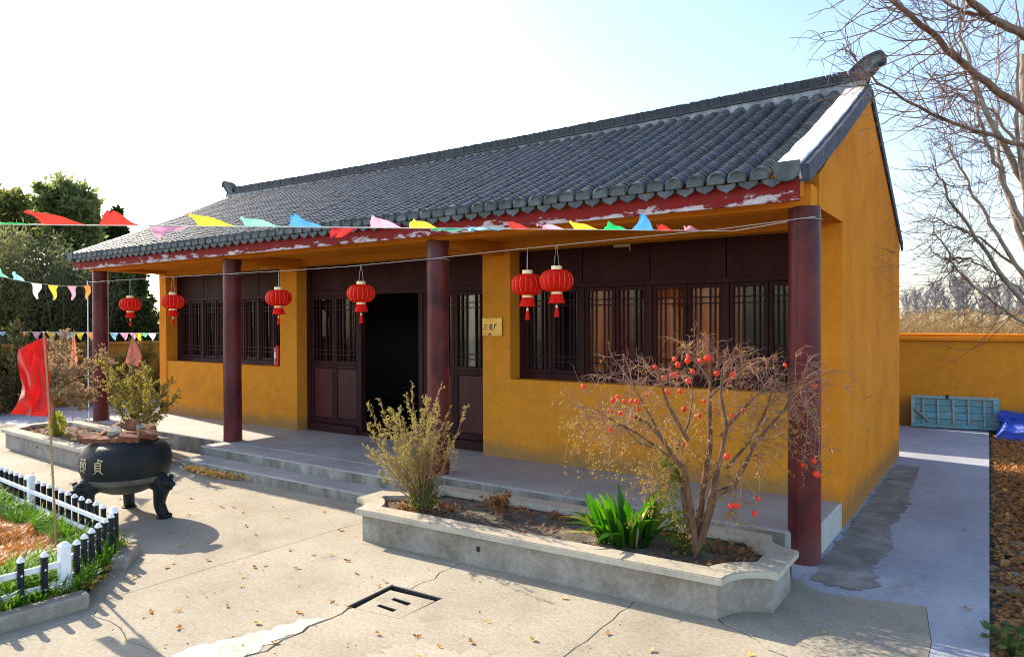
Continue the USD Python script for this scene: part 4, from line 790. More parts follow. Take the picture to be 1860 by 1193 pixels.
def twigs(mb, pp, n, Lr, rng, up=0.0, bias=(0, 0, 0), r=.006, sub=3, start=.05, curl=.2):
    """long thin twigs along a limb, each with a few side twigs and bud knuckles"""
    L_ = len(pp)
    for _ in range(n):
        u = rng.uniform(start, 1) * (L_ - 1.001); k = int(u); p = pp[k] + (pp[k + 1] - pp[k]) * (u - k); ax = unit(pp[k + 1] - pp[k])
        d = unit(ax * rng.uniform(.2, 1.0) + rdir(1, rng)[0] * .9 + np.asarray(bias) + [0, 0, up]); ln = rng.uniform(*Lr) * (1.1 - .5 * u / L_)
        c = curve(p, p + d * ln, [0, 0, -curl * ln * rng.uniform(.2, 1)] if rng.random() < .75 else rng.normal(0, .06, 3), 7); c[1:-1] += rng.normal(0, .012 * ln, (5, 3))
        mb.tube(c, np.linspace(r, r * .35, 7), 4, cap=False)
        for _ in range(rng.integers(1, sub + 1)):
            j = rng.integers(2, 6); d2 = unit(unit(c[j] - c[j - 1]) + rdir(1, rng)[0] * .8); l2 = ln * rng.uniform(.18, .5); c2 = curve(c[j], c[j] + d2 * l2, rng.normal(0, .06, 3) * l2, 5); mb.tube(c2, np.linspace(r * .55, r * .28, 5), 3, cap=False)
def limb(mb, px, d0, d1, r0, r1, rng, jit=.012, sides=8):
    k = len(px); pts = np.array([deep(x, y, d0 + (d1 - d0) * i / (k - 1)) for i, (x, y) in enumerate(px)])
    tt = np.linspace(0, k - 1, k * 4); pp = np.column_stack([np.interp(tt, range(k), pts[:, a]) for a in range(3)]); pp[1:-1] += rng.normal(0, jit, (len(pp) - 2, 3)); mb.tube(pp, np.linspace(r0, r1, len(pp)), sides); return pp
rb = np.random.default_rng(101)
nt = thing('bare_tree', 'large bare reddish-brown tree reaching in from the upper right, nearest', 'tree'); lm = MB(); tw = MB()
tb_ = deep(2080, 585, 6.6); tb_[2] = -.12
trk = curve(tb_, tb_ + [.1, .2, 4.6], [.05, .05, 0], 8); lm.tube(trk, np.linspace(.17, .10, 8), 10)
def root(z): return np.interp(z, trk[:, 2], np.arange(8))
L1 = limb(lm, [(2080, 420), (1960, 275), (1860, 200), (1760, 128), (1690, 60), (1608, -10), (1540, -60)], 6.6, 5.4, .044, .013, rb, .005)
L2 = limb(lm, [(2085, 380), (1980, 300), (1860, 266), (1780, 240), (1700, 212), (1640, 178), (1585, 142), (1556, 112)], 6.6, 5.9, .026, .005, rb, .005)
L3 = limb(lm, [(2075, 300), (1960, 120), (1860, 62), (1800, 35), (1752, -10), (1700, -60)], 6.6, 5.2, .046, .02, rb, .005)
L4 = limb(lm, [(1850, 60), (1790, 30), (1745, 20), (1700, -5), (1660, -30)], 5.8, 5.6, .018, .008, rb, .006)
obj('limbs', lm, M['bark_dark'], nt, smooth=True)
LEFT = -RT * .55
twigs(tw, L1[10:], 44, (.4, 1.15), rb, .05, LEFT, .0058, 3); twigs(tw, L2[8:], 40, (.3, .85), rb, .05, LEFT, .005, 3); twigs(tw, L3[8:], 20, (.4, 1.0), rb, 0, LEFT - UP * .5, .0058, 3); twigs(tw, L4, 12, (.3, .8), rb, -.3, LEFT, .005, 2)
for px in [[(1695, 40), (1620, 12), (1550, 35), (1510, 65), (1472, 80)], [(1720, 80), (1650, 130), (1600, 170), (1570, 200)], [(1640, -10), (1560, -20), (1520, 10), (1467, 28)], [(1556, 112), (1545, 90), (1540, 65)], [(1556, 112), (1538, 98), (1530, 80)], [(1760, 50), (1740, 60), (1660, 55), (1582, 35)], [(1700, 130), (1650, 195), (1600, 225), (1555, 240)], [(1860, 290), (1780, 262), (1700, 220), (1620, 205), (1525, 215)]]:
    c = np.array([deep(x, y, 5.9) for x, y in px]); tt = np.linspace(0, len(px) - 1, 12); c = np.column_stack([np.interp(tt, range(len(px)), c[:, a]) for a in range(3)]); c[1:-1] += rb.normal(0, .008, (10, 3)); tw.tube(c, np.linspace(.0062, .002, 12), 4, cap=False); twigs(tw, c, 5, (.12, .35), rb, 0, (0, 0, 0), .0028, 1)
obj('twigs', tw, M['bark_dark'], nt)
ft = thing('bare_tree', 'bare pale-barked tree with many drooping thin branches at the right edge, behind the nearest', 'tree'); lm = MB(); tw = MB()
b = deep(1885, 585, 9.3); b[2] = -.12; trk = curve(b, deep(1858, 100, 9.3), [0, 0, 0], 9); lm.tube(trk, np.linspace(.075, .045, 9), 10)
FB = []
for px, d, r in [([(1870, 560), (1800, 470), (1745, 390), (1715, 330), (1695, 300)], 8.6, .03), ([(1868, 520), (1810, 430), (1765, 350), (1735, 290), (1715, 240)], 9.6, .03), ([(1880, 600), (1830, 568), (1780, 530), (1735, 480), (1712, 445), (1692, 402)], 8.0, .022), ([(1862, 420), (1820, 330), (1790, 250), (1770, 170), (1740, 90)], 9.2, .04),
                 ([(1860, 330), (1810, 240), (1770, 150), (1745, 60), (1735, -20)], 9.0, .045), ([(1866, 460), (1830, 360), (1812, 250), (1810, 150), (1815, 40)], 9.9, .035), ([(1866, 500), (1790, 440), (1730, 410), (1690, 390)], 9.9, .02), ([(1870, 380), (1850, 260), (1845, 140), (1850, 20)], 8.8, .04), ([(1866, 540), (1815, 500), (1760, 470), (1715, 470)], 9.0, .018), ([(1862, 280), (1800, 200), (1740, 170), (1700, 160)], 9.4, .022)]:
    FB.append(limb(lm, px, 9.3, d, r, .006, rb, .014))
obj('limbs', lm, M['bark_grey'], ft, smooth=True)
for c in FB: twigs(tw, c[2:], 52, (.35, 1.05), rb, -.08, LEFT * .8, .0048, 3, curl=.3)
obj('twigs', tw, M['bark_dark'], ft)

# far scenery beyond the wall
rf = np.random.default_rng(55)
n = 9000; y = rf.uniform(13, 24, n); x = rf.uniform(-6, 13, n); hh = rf.uniform(1.5, 2.2, n) + .35 * (meshkit.noise(np.column_stack([x * .8, y * .3, y * 0])) - .5) + (y - 13) * .012
p = np.column_stack([x, y, np.full(n, -.1)]); p[:, 2] += hh * .35; d = np.column_stack([rf.normal(0, .13, n), rf.normal(0, .13, n), np.ones(n)]); k = n
rd = MB().leaves(p, d, rdir(n, rf), hh * .7, rf.uniform(.02, .04, n), .1)
q = p + unit(d) * (hh * .66)[:, None]; rd.leaves(q, np.column_stack([rf.normal(.3, .5, n), rf.normal(0, .5, n), rf.normal(.4, .4, n)]), rdir(n, rf), rf.uniform(.14, .30, n), .032)
q = p + unit(d) * (hh * rf.uniform(.2, .6, n))[:, None]; rd.leaves(q, rdir(n, rf) + [0, 0, .4], rdir(n, rf), rf.uniform(.25, .45, n), .02)
obj('reed_bed', rd, M['reed'], kind='stuff')
protos = []
def far_tree(label, h, w, seed):
    t = thing('distant_tree', label, 'tree', 'bare trees far beyond the wall'); r = np.random.default_rng(seed); tk = MB(); tk.tube(curve((0, 0, 0), (0, 0, h * .8), (.1, 0, 0), 6), np.linspace(.12, .03, 6), 5)
    tws = MB()
    for k in range(46):
        z = h * r.uniform(.25, .8); a = r.uniform(0, 2 * PI); ln = w * r.uniform(.4, 1) * (1.1 - z / h * .6); e = np.array([math.cos(a) * ln * .6, math.sin(a) * ln * .6, z + ln * .95]); c = curve((0, 0, z), e, (0, 0, -.1 * ln), 5); tws.tube(c, np.linspace(.05, .03, 5), 3, cap=False); twigs(tws, c, 6, (.3, .9), r, .35, (0, 0, 0), .028, 2)
    obj('trunk', tk, M['far_twig'], t); obj('crown', tws, M['far_twig'], t); return t
LAB = ['bare grey far tree just right of the hall corner, leftmost on the skyline', 'second bare grey far tree right of the hall corner', 'third bare grey far tree right of the hall corner', 'fourth bare grey far tree from the hall corner, standing farther off', 'slim bare grey far tree in the middle of the skyline gap', 'broad bare grey far tree in the middle of the skyline, the nearest one', 'tallest bare grey far tree on the skyline right of the hall', 'short bare grey far tree between the two tallest on the skyline', 'tall bare grey far tree fourth from the right edge', 'bare grey far tree third from the right edge, faintest on the skyline', 'bare grey far tree behind the drooping branches at the right edge', 'bare grey far tree mostly cut by the right edge']
spots = [(1646, 78, 6.0), (1664, 84, 6.6), (1682, 80, 5.6), (1700, 88, 6.4), (1716, 82, 5.4), (1738, 76, 6.6), (1756, 86, 7.2), (1786, 80, 5.6), (1806, 78, 6.8), (1830, 90, 6.2), (1852, 82, 6.8), (1880, 84, 6.4)]
two = [far_tree(LAB[0], 6.2, 1.7, 3), far_tree(LAB[1], 6.6, 2.2, 4)]
for k, (px, d, h) in enumerate(spots):
    p = ground_at(px, d)
    if k < 2: UsdGeom.Xformable(two[k]).GetOrderedXformOps()[0].Set(Gf.Vec3d(*map(float, p))); continue
    copy_of(two[k % 2], 'distant_tree', p, (0, 0, k * 1.3), label=LAB[k], scale=h / 5.4)
pl = thing('power_line', 'thin power line crossing the sky above the far trees', 'power line')
for dy in (0, 5): obj('wire', MB().tube(np.array([deep(1500, 521 + dy, 70), deep(1640, 514 + dy, 66), deep(1760, 508 + dy, 64), deep(1960, 500 + dy, 60)]), .022, 4), M['bark_dark'], pl)

#@@PART3 ------------------------------------------------------------ incense urn and its bricks
UC = np.array([-6.09, -2.53]); FWH = unit(np.array([FW[0], FW[1], 0])); RTH = np.array([RT[0], RT[1], 0])
urn = thing('incense_urn', 'big round black iron incense urn on three beast legs, heaped with bricks', 'urn', loc=(*UC, 0))
prof = [(0, .245), (.10, .248), (.20, .265), (.30, .302), (.375, .352), (.425, .405), (.455, .46), (.478, .52), (.487, .585), (.480, .65), (.458, .705), (.42, .748), (.375, .775), (.345, .785), (.335, .80), (.322, .80), (.318, .785), (.315, .74), (0, .73)]
prof = [(r_ * .885, z_) for r_, z_ in prof]
obj('bowl', lathe(prof[5:], 64), M['iron'], urn, smooth=50); obj('bowl_base', lathe(prof[:6], 64), M['iron_old'], urn, smooth=50)
obj('rusted_band', lathe([(.364, .385), (.376, .388), (.402, .436), (.397, .442)], 64), M['iron_band'], urn, smooth=50)
for a0 in (28, 150, 268):
    a = math.radians(a0); o = np.array([math.cos(a), math.sin(a), 0]); s_ = np.array([-o[1], o[0], 0]); z = np.array([0, 0, 1.0])
    lg = MB(); P_ = [o * .28 + z * .41, o * .36 + z * .375, o * .395 + z * .30, o * .375 + z * .22, o * .365 + z * .14, o * .39 + z * .07, o * .42 + z * .025]
    tt = np.linspace(0, 6, 19); pp = np.column_stack([np.interp(tt, range(7), np.array(P_)[:, i]) for i in range(3)]); pp[1:-1] = (pp[:-2] + pp[1:-1] * 2 + pp[2:]) / 4
    lg.tube(pp, np.interp(tt, range(7), [.10, .105, .085, .066, .056, .056, .05]), 14)
    def ball(c, r, sc=(1, 1, 1)):
        m = trimesh.creation.icosphere(2, r); m.vertices = m.vertices[:, :1] * o * sc[0] + m.vertices[:, 1:2] * s_ * sc[1] + m.vertices[:, 2:] * z * sc[2] + c; lg.tm(m)
    ball(o * .435 + z * .365, .072, (1.0, 1.05, .85)); ball(o * .498 + z * .345, .040, (1, 1.1, .8)); ball(o * .485 + z * .31, .028)       # beast's brow, muzzle, jaw
    for k in (-1, 1): ball(o * .465 + s_ * .05 * k + z * .41, .026); ball(o * .48 + s_ * .03 * k + z * .385, .014)
    for k in (-1, 0, 1): ball(o * (.46 - .012 * abs(k)) + s_ * .036 * k + z * .022, .030, (1.25, .75, .75))
    lg.tube(np.array([o * .415, o * .415 + z * .012]), .075, 14)
    obj('leg', lg, M['iron'], urn, smooth=60)
def stroke_char(strokes, az, zc, size, name, w=.07):
    """brush strokes in a unit square, laid on the side of the bowl around the azimuth az"""
    pr = np.array(prof[:14]); mb = MB()
    for st in strokes:
        q = np.asarray(st, float); tt = np.linspace(0, len(q) - 1, len(q) * 4); q = np.column_stack([np.interp(tt, range(len(q)), q[:, i]) for i in range(2)])
        zz = zc + (q[:, 1] - .5) * size; rr2 = np.interp(zz, pr[3:, 1], pr[3:, 0]) + .002; an = az + (q[:, 0] - .5) * size * .8 / .43
        c = np.column_stack([rr2 * np.cos(an), rr2 * np.sin(an), zz]); d = unit(np.gradient(c, axis=0)); nrm = np.column_stack([np.cos(an), np.sin(an), an * 0]); s2 = unit(np.cross(nrm, d)); hw = size * w / 2 * np.linspace(1.15, .8, len(c))[:, None]
        k = len(c); v = np.concatenate([c - s2 * hw, c + s2 * hw]); v2 = v + np.tile(nrm, (2, 1)) * .004
        mb.add(np.vstack([v2, v]), [[i, i + 1, k + i + 1, k + i] for i in range(k - 1)] + [[i, 2 * k + i, 2 * k + i + 1, i + 1] for i in range(k - 1)] + [[k + i, k + i + 1, 3 * k + i + 1, 3 * k + i] for i in range(k - 1)])
    obj(name, mb, M['gold'], urn)
ZHEN = [[(.5, 1), (.5, .76)], [(.5, .9), (.88, .88), (.80, .80)], [(.26, .74), (.26, .24)], [(.26, .74), (.74, .74), (.74, .24)], [(.28, .58), (.72, .58)], [(.28, .42), (.72, .42)], [(.26, .25), (.74, .25)], [(.4, .22), (.12, 0)], [(.6, .22), (.92, 0)]]
JIE = [[(.25, 1), (.12, .82)], [(.2, .9), (.46, .9)], [(.36, .9), (.40, .8)], [(.65, 1), (.54, .82)], [(.6, .9), (.92, .9)], [(.76, .9), (.82, .8)], [(.14, .7), (.14, .05)], [(.14, .7), (.5, .7), (.5, .38)], [(.16, .55), (.48, .55)], [(.14, .4), (.5, .4)], [(.14, .1), (.52, .24)], [(.38, .2), (.52, .08)], [(.66, .72), (.92, .72), (.90, .26), (.78, .3)], [(.66, .72), (.66, 0)]]
CAMAZ = math.atan2(EYE[1] - UC[1], EYE[0] - UC[0])
stroke_char(ZHEN, CAMAZ - .60, .60, .150, 'lettering'); stroke_char(JIE, CAMAZ - 1.06, .60, .150, 'lettering')
obj('ash_fill', soil_mesh(Polygon([(.276 * math.cos(a), .276 * math.sin(a)) for a in np.linspace(0, 2 * PI, 40)]), .79, .03, 8, .03), M['soil'], urn)
rk = np.random.default_rng(64)
def brick(label, px, back, z, yaw, pitch=0, roll=0, size=(.22, .105, .05), mat='brick', group=None, chip=0.0):
    c = np.array([*UC, 0]) + RTH * ((px - 230) / F_PX * 7.3 * .93) + FWH * back * .88; c[2] = z
    m = bbox(-size[0] / 2, size[0] / 2, -size[1] / 2, size[1] / 2, -size[2] / 2, size[2] / 2, .006)
    m = m.subdivide().subdivide(); m.vertices = m.vertices + rk.normal(0, .0016, m.vertices.shape) + (meshkit.noise(m.vertices * 22 + rk.uniform(0, 9, 3)) - .5)[:, None] * unit(m.vertices) * .014
    if chip: m = trimesh.intersections.slice_mesh_plane(m, unit([-1, rk.uniform(-.5, .5), -.35]), [size[0] * chip, 0, 0], cap=False); m = trimesh.convex.convex_hull(m)
    T = frame(c, RTH, FWH, [0, 0, 1]) @ trimesh.transformations.euler_matrix(roll, pitch, yaw); m.apply_transform(T)
    p = obj('brick', m, M[mat], label=label, cat='brick', group=group or 'bricks heaped on the urn'); return p
brick('whole brick at the left end of the heap on the urn, seen end-on', 170, -.10, .835, 1.15, .12, .25)
brick('brick with a pale top lying lengthwise at the left front of the urn heap', 190, -.22, .828, .10, .06, .16)
brick('mortar-streaked reddish brick at the front middle of the urn heap', 222, -.24, .834, -.10, -.08, .30, mat='brick')
brick('orange brick propped up aslant at the back left of the urn heap', 206, -.04, .905, .30, -.55, .25)
brick('dark brick lying behind the propped one on the urn', 186, .10, .835, .5, -.12)
brick('rounded lump of mortar-covered brick in the middle of the urn heap', 224, -.13, .885, .3, .15, .4, (.15, .12, .085), 'mortar', chip=.35)
brick('broken brick standing on edge at the top of the urn heap', 243, .0, .945, .1, .12, PI / 2 - .35, (.14, .11, .06))
brick('grey mortar chunk just right of the top brick on the urn', 258, .03, .92, .9, .35, .5, (.11, .10, .05), 'mortar', chip=.3)
brick('small dark brick end at the right back of the urn heap', 272, .02, .905, .75, -.35, .35, (.13, .10, .05))
brick('reddish brick at the right front of the urn heap, nearest the rim', 256, -.21, .845, .30, .10, .28, (.19, .105, .06))
brick('orange-red brick at the far right of the urn heap', 282, -.12, .872, .7, .22, .40, (.18, .105, .055))
for k, (px, bk, z, yw) in enumerate([(200, .02, .82, .6), (228, .0, .82, -.5), (255, -.02, .82, .3), (240, .18, .83, .1), (212, .2, .83, 1.2)]):
    brick(['buried brick under the propped orange brick on the urn', 'buried brick under the top of the urn heap', 'buried brick below the grey chunk on the urn', 'brick at the back rim of the urn, right of its middle', 'brick at the back rim of the urn, left of its middle'][k], px, bk, z, yw)

# ------------------------------------------------------------------ flower bed: kerb, soil, grass, fence, flag
kb = thing('kerb', kind='structure')
def kerb(a, b, w=.13, h=.10):
    a, b = np.array(a), np.array(b); d = unit(b - a); n_ = np.array([-d[1], d[0]]); L_ = np.linalg.norm(b - a); M_ = np.eye(4); M_[:2, 0], M_[:2, 1], M_[:2, 3] = d, n_, a
    m = bbox(0, L_, -w / 2, w / 2, -.08, h, .014).subdivide().subdivide(); m.vertices = m.vertices + (meshkit.noise(m.vertices * [3, 9, 9] + a[0]) - .5)[:, None] * [0, .016, .016]; m.apply_transform(M_); obj('kerb_stone', m, M['planter'], kb)
kerb((-4.80, -3.14), (-4.53, -3.37)); kerb((-3.97, -3.86), (-4.03, -4.75)); kerb((-4.033, -4.76), (-4.10, -6.2)); kerb((-6.6, -2.98), (-4.84, -3.10)); kerb((-8.9, -2.90), (-6.62, -2.975))
bed = BED.buffer(-.03)
obj('bed_soil', soil_mesh(bed.intersection(sbox(-9.4, -6.5, -4, -2.9)), .035, .05, 9, .08), M['soil'], kind='structure')
gr = np.random.default_rng(15)
def blades(poly, n, Lr, W_, lean, z=.03):
    x0, y0, x1, y1 = poly.bounds; P = []
    while len(P) < n:
        q = np.column_stack([gr.uniform(x0, x1, n * 2), gr.uniform(y0, y1, n * 2)]); P += list(q[shapely.contains_xy(poly, q[:, 0], q[:, 1])])
    P = np.array(P[:n]); cl = meshkit.noise(np.column_stack([P * 5, P[:, 0] * 0])); n1 = gr.normal(0, lean, (n, 2)) + (np.column_stack([meshkit.noise(np.column_stack([P * 4, P[:, :1] * 0]), 3), meshkit.noise(np.column_stack([P * 4, P[:, :1] * 0]), 5)]) - .5) * 1.4
    L_ = gr.uniform(*Lr, n) * (.55 + .8 * cl); d0 = unit(np.column_stack([n1 * .5, np.ones(n)])); p = np.column_stack([P, np.full(n, z)]); e = p + d0 * (L_ * .6)[:, None]; d1 = unit(np.column_stack([n1 * 1.6, np.full(n, .55)]))
    m = e + d1 * (L_ * .5)[:, None]; w = unit(np.column_stack([-n1[:, 1], n1[:, 0], np.zeros(n)])) * (W_ * gr.uniform(.7, 1.3, n) / 2)[:, None]
    v = np.stack([p - w * .7, p + w * .7, e + w, m, e - w], 1).reshape(-1, 3); b_ = np.arange(n)[:, None] * 5
    return v, np.vstack([b_ + [[0, 1, 2]], b_ + [[0, 2, 4]], b_ + [[4, 2, 3]]])
F0, F1, F2, F3 = np.array([-8.9, -2.99]), np.array([-4.95, -3.215]), np.array([-4.21, -3.905]), np.array([-4.25, -5.2])
fline = LineString([F0, F1, F2, F3])
band = fline.buffer(.52, single_sided=True).union(fline.buffer(-.52, single_sided=True)).intersection(bed)
ins = fline.buffer(-.56, single_sided=True).intersection(bed) if fline.buffer(-.56, single_sided=True).intersection(bed).area > fline.buffer(.56, single_sided=True).intersection(bed).area else fline.buffer(.56, single_sided=True).intersection(bed)
dry = Polygon([tuple(on(x, y, 'z', .03)[:2]) for x, y in [(-160, 940), (0, 948), (60, 962), (105, 985), (140, 1008), (118, 1026), (70, 1036), (20, 1050), (-120, 1085)]]).intersection(bed).buffer(0)
obj('border_grass', blades(bed.intersection(fline.buffer(1.0)).intersection(ins.buffer(.45)).intersection(sbox(-8.8, -5.2, -4, -2.9)).difference(dry.buffer(-.04)).difference(fline.buffer(.06)), 8000, (.13, .25), .015, .45), M['grass'], kind='stuff')
inner_bed = dry
obj('dry_grass', blades(inner_bed, 20000, (.05, .12), .008, .9), M['dry_grass'], kind='stuff')
outer = fline.buffer(.13).difference(fline.buffer(.03)).intersection(BED.buffer(.02)).difference(ins)
mbo = MB().add(*blades(outer.intersection(sbox(-5.2, -4.15, -4.1, -3.0)), 150, (.12, .22), .011, .8))
obj('outer_grass', mbo, M['grass'], kind='stuff')
obj('bed_litter', litter(fline.buffer(.19).intersection(BED.buffer(.03)), 1300, 23, .04, (.04, .075), .6, .05), M['leaf_fallen'], kind='stuff')
fen = thing('picket_fence', 'low white-railed fence with black white-tipped pickets round the flower bed', 'fence')
def post(c, w, h, mats, cap_h=.05, z=.03):
    c = np.asarray(c); mm = bbox(c[0] - w / 2, c[0] + w / 2, c[1] - w / 2, c[1] + w / 2, z, z + h, .006); body = obj('picket' if w < .06 else 'post', mm, mats[0], fen)
    w2 = w + .003; pyr = trimesh.convex.convex_hull(np.array([[c[0] + a * w2 / 2, c[1] + b * w2 / 2, z + h - .004 + q] for a in (-1, 1) for b in (-1, 1) for q in (0, .010)] + [[c[0] + a * w2 / 5, c[1] + b * w2 / 5, z + h + cap_h] for a in (-1, 1) for b in (-1, 1)]))
    obj('cap', pyr, mats[1], body); return body
PB, PW = (M['picket_black'], M['picket_white']), (M['picket_white'], M['picket_white'])
def run(a, b, out, first, gap, posts):
    d = unit(b - a); L_ = np.linalg.norm(b - a); n_ = np.array([-d[1], d[0]]) * out; t = first
    while t < L_ - .06:
        if all(abs(t - p) > .09 for p in posts):
            c = a + d * t + n_ * .031; bd = post(c, .038, .33, PB, .030)
            for zz in (.125, .265):
                e = np.append(c + n_ * .0205, zz); obj('screw_cap', MB().tube(np.array([e, e + np.append(n_ * .004, 0)]), .007, 8), M['picket_white'], bd)
        t += gap
    for zz in (.105, .245):
        mm = bbox(0, L_, -.011, .011, zz, zz + .042, .004); T = np.eye(4); T[:2, 0], T[:2, 1], T[:2, 3] = d, np.array([-d[1], d[0]]), a; mm.apply_transform(T); obj('rail', mm, M['picket_white'], fen)
    for p in posts: post(a + d * p + n_ * .03, .062, .36, PW, .03)
run(F1, F0, -1, .10, .158, [2.02]); run(F1, F2, 1, .13, .148, []); run(F2, F3, 1, .14, .145, [])
post(F1 + [.02, .0], .062, .34, PB, .05); post(F2, .070, .36, PW, .03)
# red flag on a cane
fl = thing('flag', 'large bright red cloth flag on a bamboo cane in the flower bed', 'flag')
pb = np.append(on(103, 1000, 'z', .03)[:2], .0); dF = float(np.dot(pb - EYE, FW)); LEAN = .5; dAt = lambda y: dF - LEAN * (1000 - y) / 397; top = deep(79.5, 603, dAt(603))
obj('pole', MB().tube(curve(pb, top, (.012, 0, 0), 14), np.linspace(.0105, .007, 14) + np.tile([0, .0012], 7), 8), M['bamboo'], fl, smooth=True)
def cloth_sheet(left, right, seed, amp=.03, nu=36, nv=44, folds=7, d=dAt):
    """left and right are edges as pixel polylines, top to bottom, both at depth d"""
    dd_ = d if callable(d) else (lambda y: d); lp = np.array([deep(*p, dd_(p[1])) for p in left]); rp = np.array([deep(*p, dd_(p[1])) for p in right]); tv = np.linspace(0, 1, nv)
    ev = lambda q: np.column_stack([np.interp(tv * (len(q) - 1), range(len(q)), q[:, i]) for i in range(3)])
    A, B = ev(rp), ev(lp); u = np.linspace(0, 1, nu); v = A[:, None] * (1 - u[None, :, None]) + B[:, None] * u[None, :, None]
    U, V = np.meshgrid(u, tv); nn = meshkit.noise(np.stack([U * 3, V * 2.2, U * 0 + seed], -1))
    w = np.sin((U * 1.1 + V * 1.35) * folds + nn * 5 + seed) * .62 + np.sin((U * .6 - V * 1.1) * folds * 1.7 + nn * 3) * .25 + (nn - .5) * 1.2
    away = unit(v.mean((0, 1)) - EYE); v = v + away * (w * amp * np.minimum(1, U * 5))[..., None]; idx = np.arange(nu * nv).reshape(nv, nu)
    return v.reshape(-1, 3), np.stack([idx[:-1, :-1], idx[1:, :-1], idx[1:, 1:], idx[:-1, 1:]], -1).reshape(-1, 4)
obj('banner', cloth_sheet([(34, 634), (31, 650), (36, 680), (40, 700), (38, 715), (30, 735), (18, 752)], [(81, 611), (83, 635), (85, 665), (87, 695), (89, 725), (90, 748), (91, 757)], 2.0, .085), M['red_flag'], fl, smooth=True)
obj('sleeve', cloth_sheet([(79, 611), (82, 650), (85, 690), (87, 730), (89.5, 768)], [(84, 609), (87, 650), (89, 690), (92, 730), (94.5, 769)], 5.0, .004, 6, 20), M['red_flag'], fl, smooth=True)
for (base, topx, left, right, lab, dd) in [((222, 705), (242, 606), [(240, 610), (236, 625), (231, 642), (228, 658)], [(241, 610), (250, 628), (258, 648), (250, 666)], 'salmon pink flag on a thin cane behind the urn, beside the farthest column', 11.6),
                                           ((131, 720), (134, 598), [(133, 602), (131, 630), (128, 655), (127, 672)], [(135, 602), (138, 630), (141, 650), (139, 668)], 'faded pink flag among the shrubs, between red flag and farthest column', 12.6)]:
    f2 = thing('flag', lab, 'flag'); p0 = deep(*base, dd); p0[2] = .2 if dd < 12 else -.1
    obj('pole', MB().tube(curve(p0, deep(*topx, dd), (0, 0, 0), 6), .008, 6), M['bamboo'], f2)
    obj('banner', cloth_sheet(left, right, 1.5, .03, 12, 16, 5, dd), M['pink_flag'], f2, smooth=True)
wp = thing('thin_pole', 'thin white pole standing against the farthest column', 'pole'); c = np.array([-12.20, -.16])
obj('pole_shaft', MB().tube(np.array([[*c, 0], [*c, 2.75]]), .011, 8), M['picket_white'], wp)
obj('pole_cap', MB().tube(np.array([[*c, 2.75], [*c, 2.765]]), .014, 8), M['picket_white'], wp)

# ------------------------------------------------------------------ lanterns and strings of pennants
LY = -.155
WIRE = [(.12, 2.84), (-.64, 2.80), (-1.91, 2.775), (-3.06, 2.75), (-4.03, 2.72), (-5.38, 2.70), (-6.58, 2.70), (-8.05, 2.715), (-9.77, 2.73), (-12.15, 2.74)]
wr = thing('lantern_wire', 'thin wire strung along the front of the columns carrying the lanterns', 'wire')
obj('strand', MB().tube(np.array([(x, LY, z) for x, z in WIRE]), .0035, 5), M['wire'], wr)
for i in range(4): obj('loop', MB().tube(np.array([(-BAY * i + .137 * math.cos(a), .137 * math.sin(a) * 1.12, np.interp(BAY * i, [-p[0] for p in WIRE], [p[1] for p in WIRE])) for a in np.linspace(0, 2 * PI, 24)]), .003, 4), M['wire'], wr)
def lantern(c, label, wz, turn, tilt=0.0):
    t = thing('lantern', label, 'lantern', 'red lanterns on the wire', loc=c, rotz=turn)
    R_, H_, NL, na, nz = .175, .118, 18, 144, 20; th = np.linspace(-PI / 2 + .42, PI / 2 - .42, nz); a = np.arange(na) * 2 * PI / na
    ribs = 1 - .045 * (1 - np.abs(np.sin(a * NL / 2))) ** 1.5
    r = R_ * np.cos(th)[:, None] ** .72 * ribs[None]; v = np.stack([r * np.cos(a), r * np.sin(a), np.broadcast_to((H_ * np.sin(th))[:, None], r.shape)], -1).reshape(-1, 3)
    i, j = np.meshgrid(np.arange(nz - 1), np.arange(na), indexing='ij'); q = np.stack([i * na + j, i * na + (j + 1) % na, (i + 1) * na + (j + 1) % na, (i + 1) * na + j], -1).reshape(-1, 4)
    obj('shade', (v, q), M['red_silk'], t, smooth=True)
    gl = MB()
    for k in range(NL):
        ak = k * 2 * PI / NL; rr2 = R_ * np.cos(th) ** .72 * .957 + .0022; gl.tube(np.column_stack([rr2 * math.cos(ak), rr2 * math.sin(ak), H_ * np.sin(th)])[3:-3], .0009, 4, cap=False)
    obj('gilt_ribs', gl, M['gilt'], t)
    obj('top_ring', lathe([(.046, .100), (.056, .102), (.056, .148), (.050, .148), (.044, .11)], 24), M['gilt'], t); obj('bottom_ring', lathe([(.05, -.108), (.058, -.108), (.058, -.134), (.05, -.134)], 24), M['gilt'], t)
    a = np.arange(96) * 2 * PI / 96; fr_ = 1 + .03 * np.sin(a * 24); v = np.vstack([np.column_stack([.058 * fr_ * np.cos(a), .058 * fr_ * np.sin(a), np.full(96, -.133)]), np.column_stack([.082 * fr_ * np.cos(a), .082 * fr_ * np.sin(a), -.225 + .004 * np.sin(a * 17)])])
    obj('fringe', (v, np.array([[k, (k + 1) % 96, 96 + (k + 1) % 96, 96 + k] for k in range(96)])), M['tassel'], t)
    ts = obj('tassel', lathe([(0, -.262), (.010, -.268), (.015, -.278), (.020, -.33), (.024, -.362), (.02, -.364), (0, -.36)], 16), M['tassel'], t)
    obj('tassel_knob', MB().tube(np.array([[0, 0, -.13], [0, 0, -.255]]), .0025, 5).add(*lathe([(0, -.232), (.009, -.24), (.012, -.252), (.014, -.268), (0, -.275)], 12)), M['gilt'], ts)
    h = wz - c[2]; obj('hanger', MB().tube(np.array([[-.028, 0, .145], [-.004, 0, h]]), .0022, 4).tube(np.array([[.028, 0, .145], [.004, 0, h]]), .0022, 4), M['wire'], t)
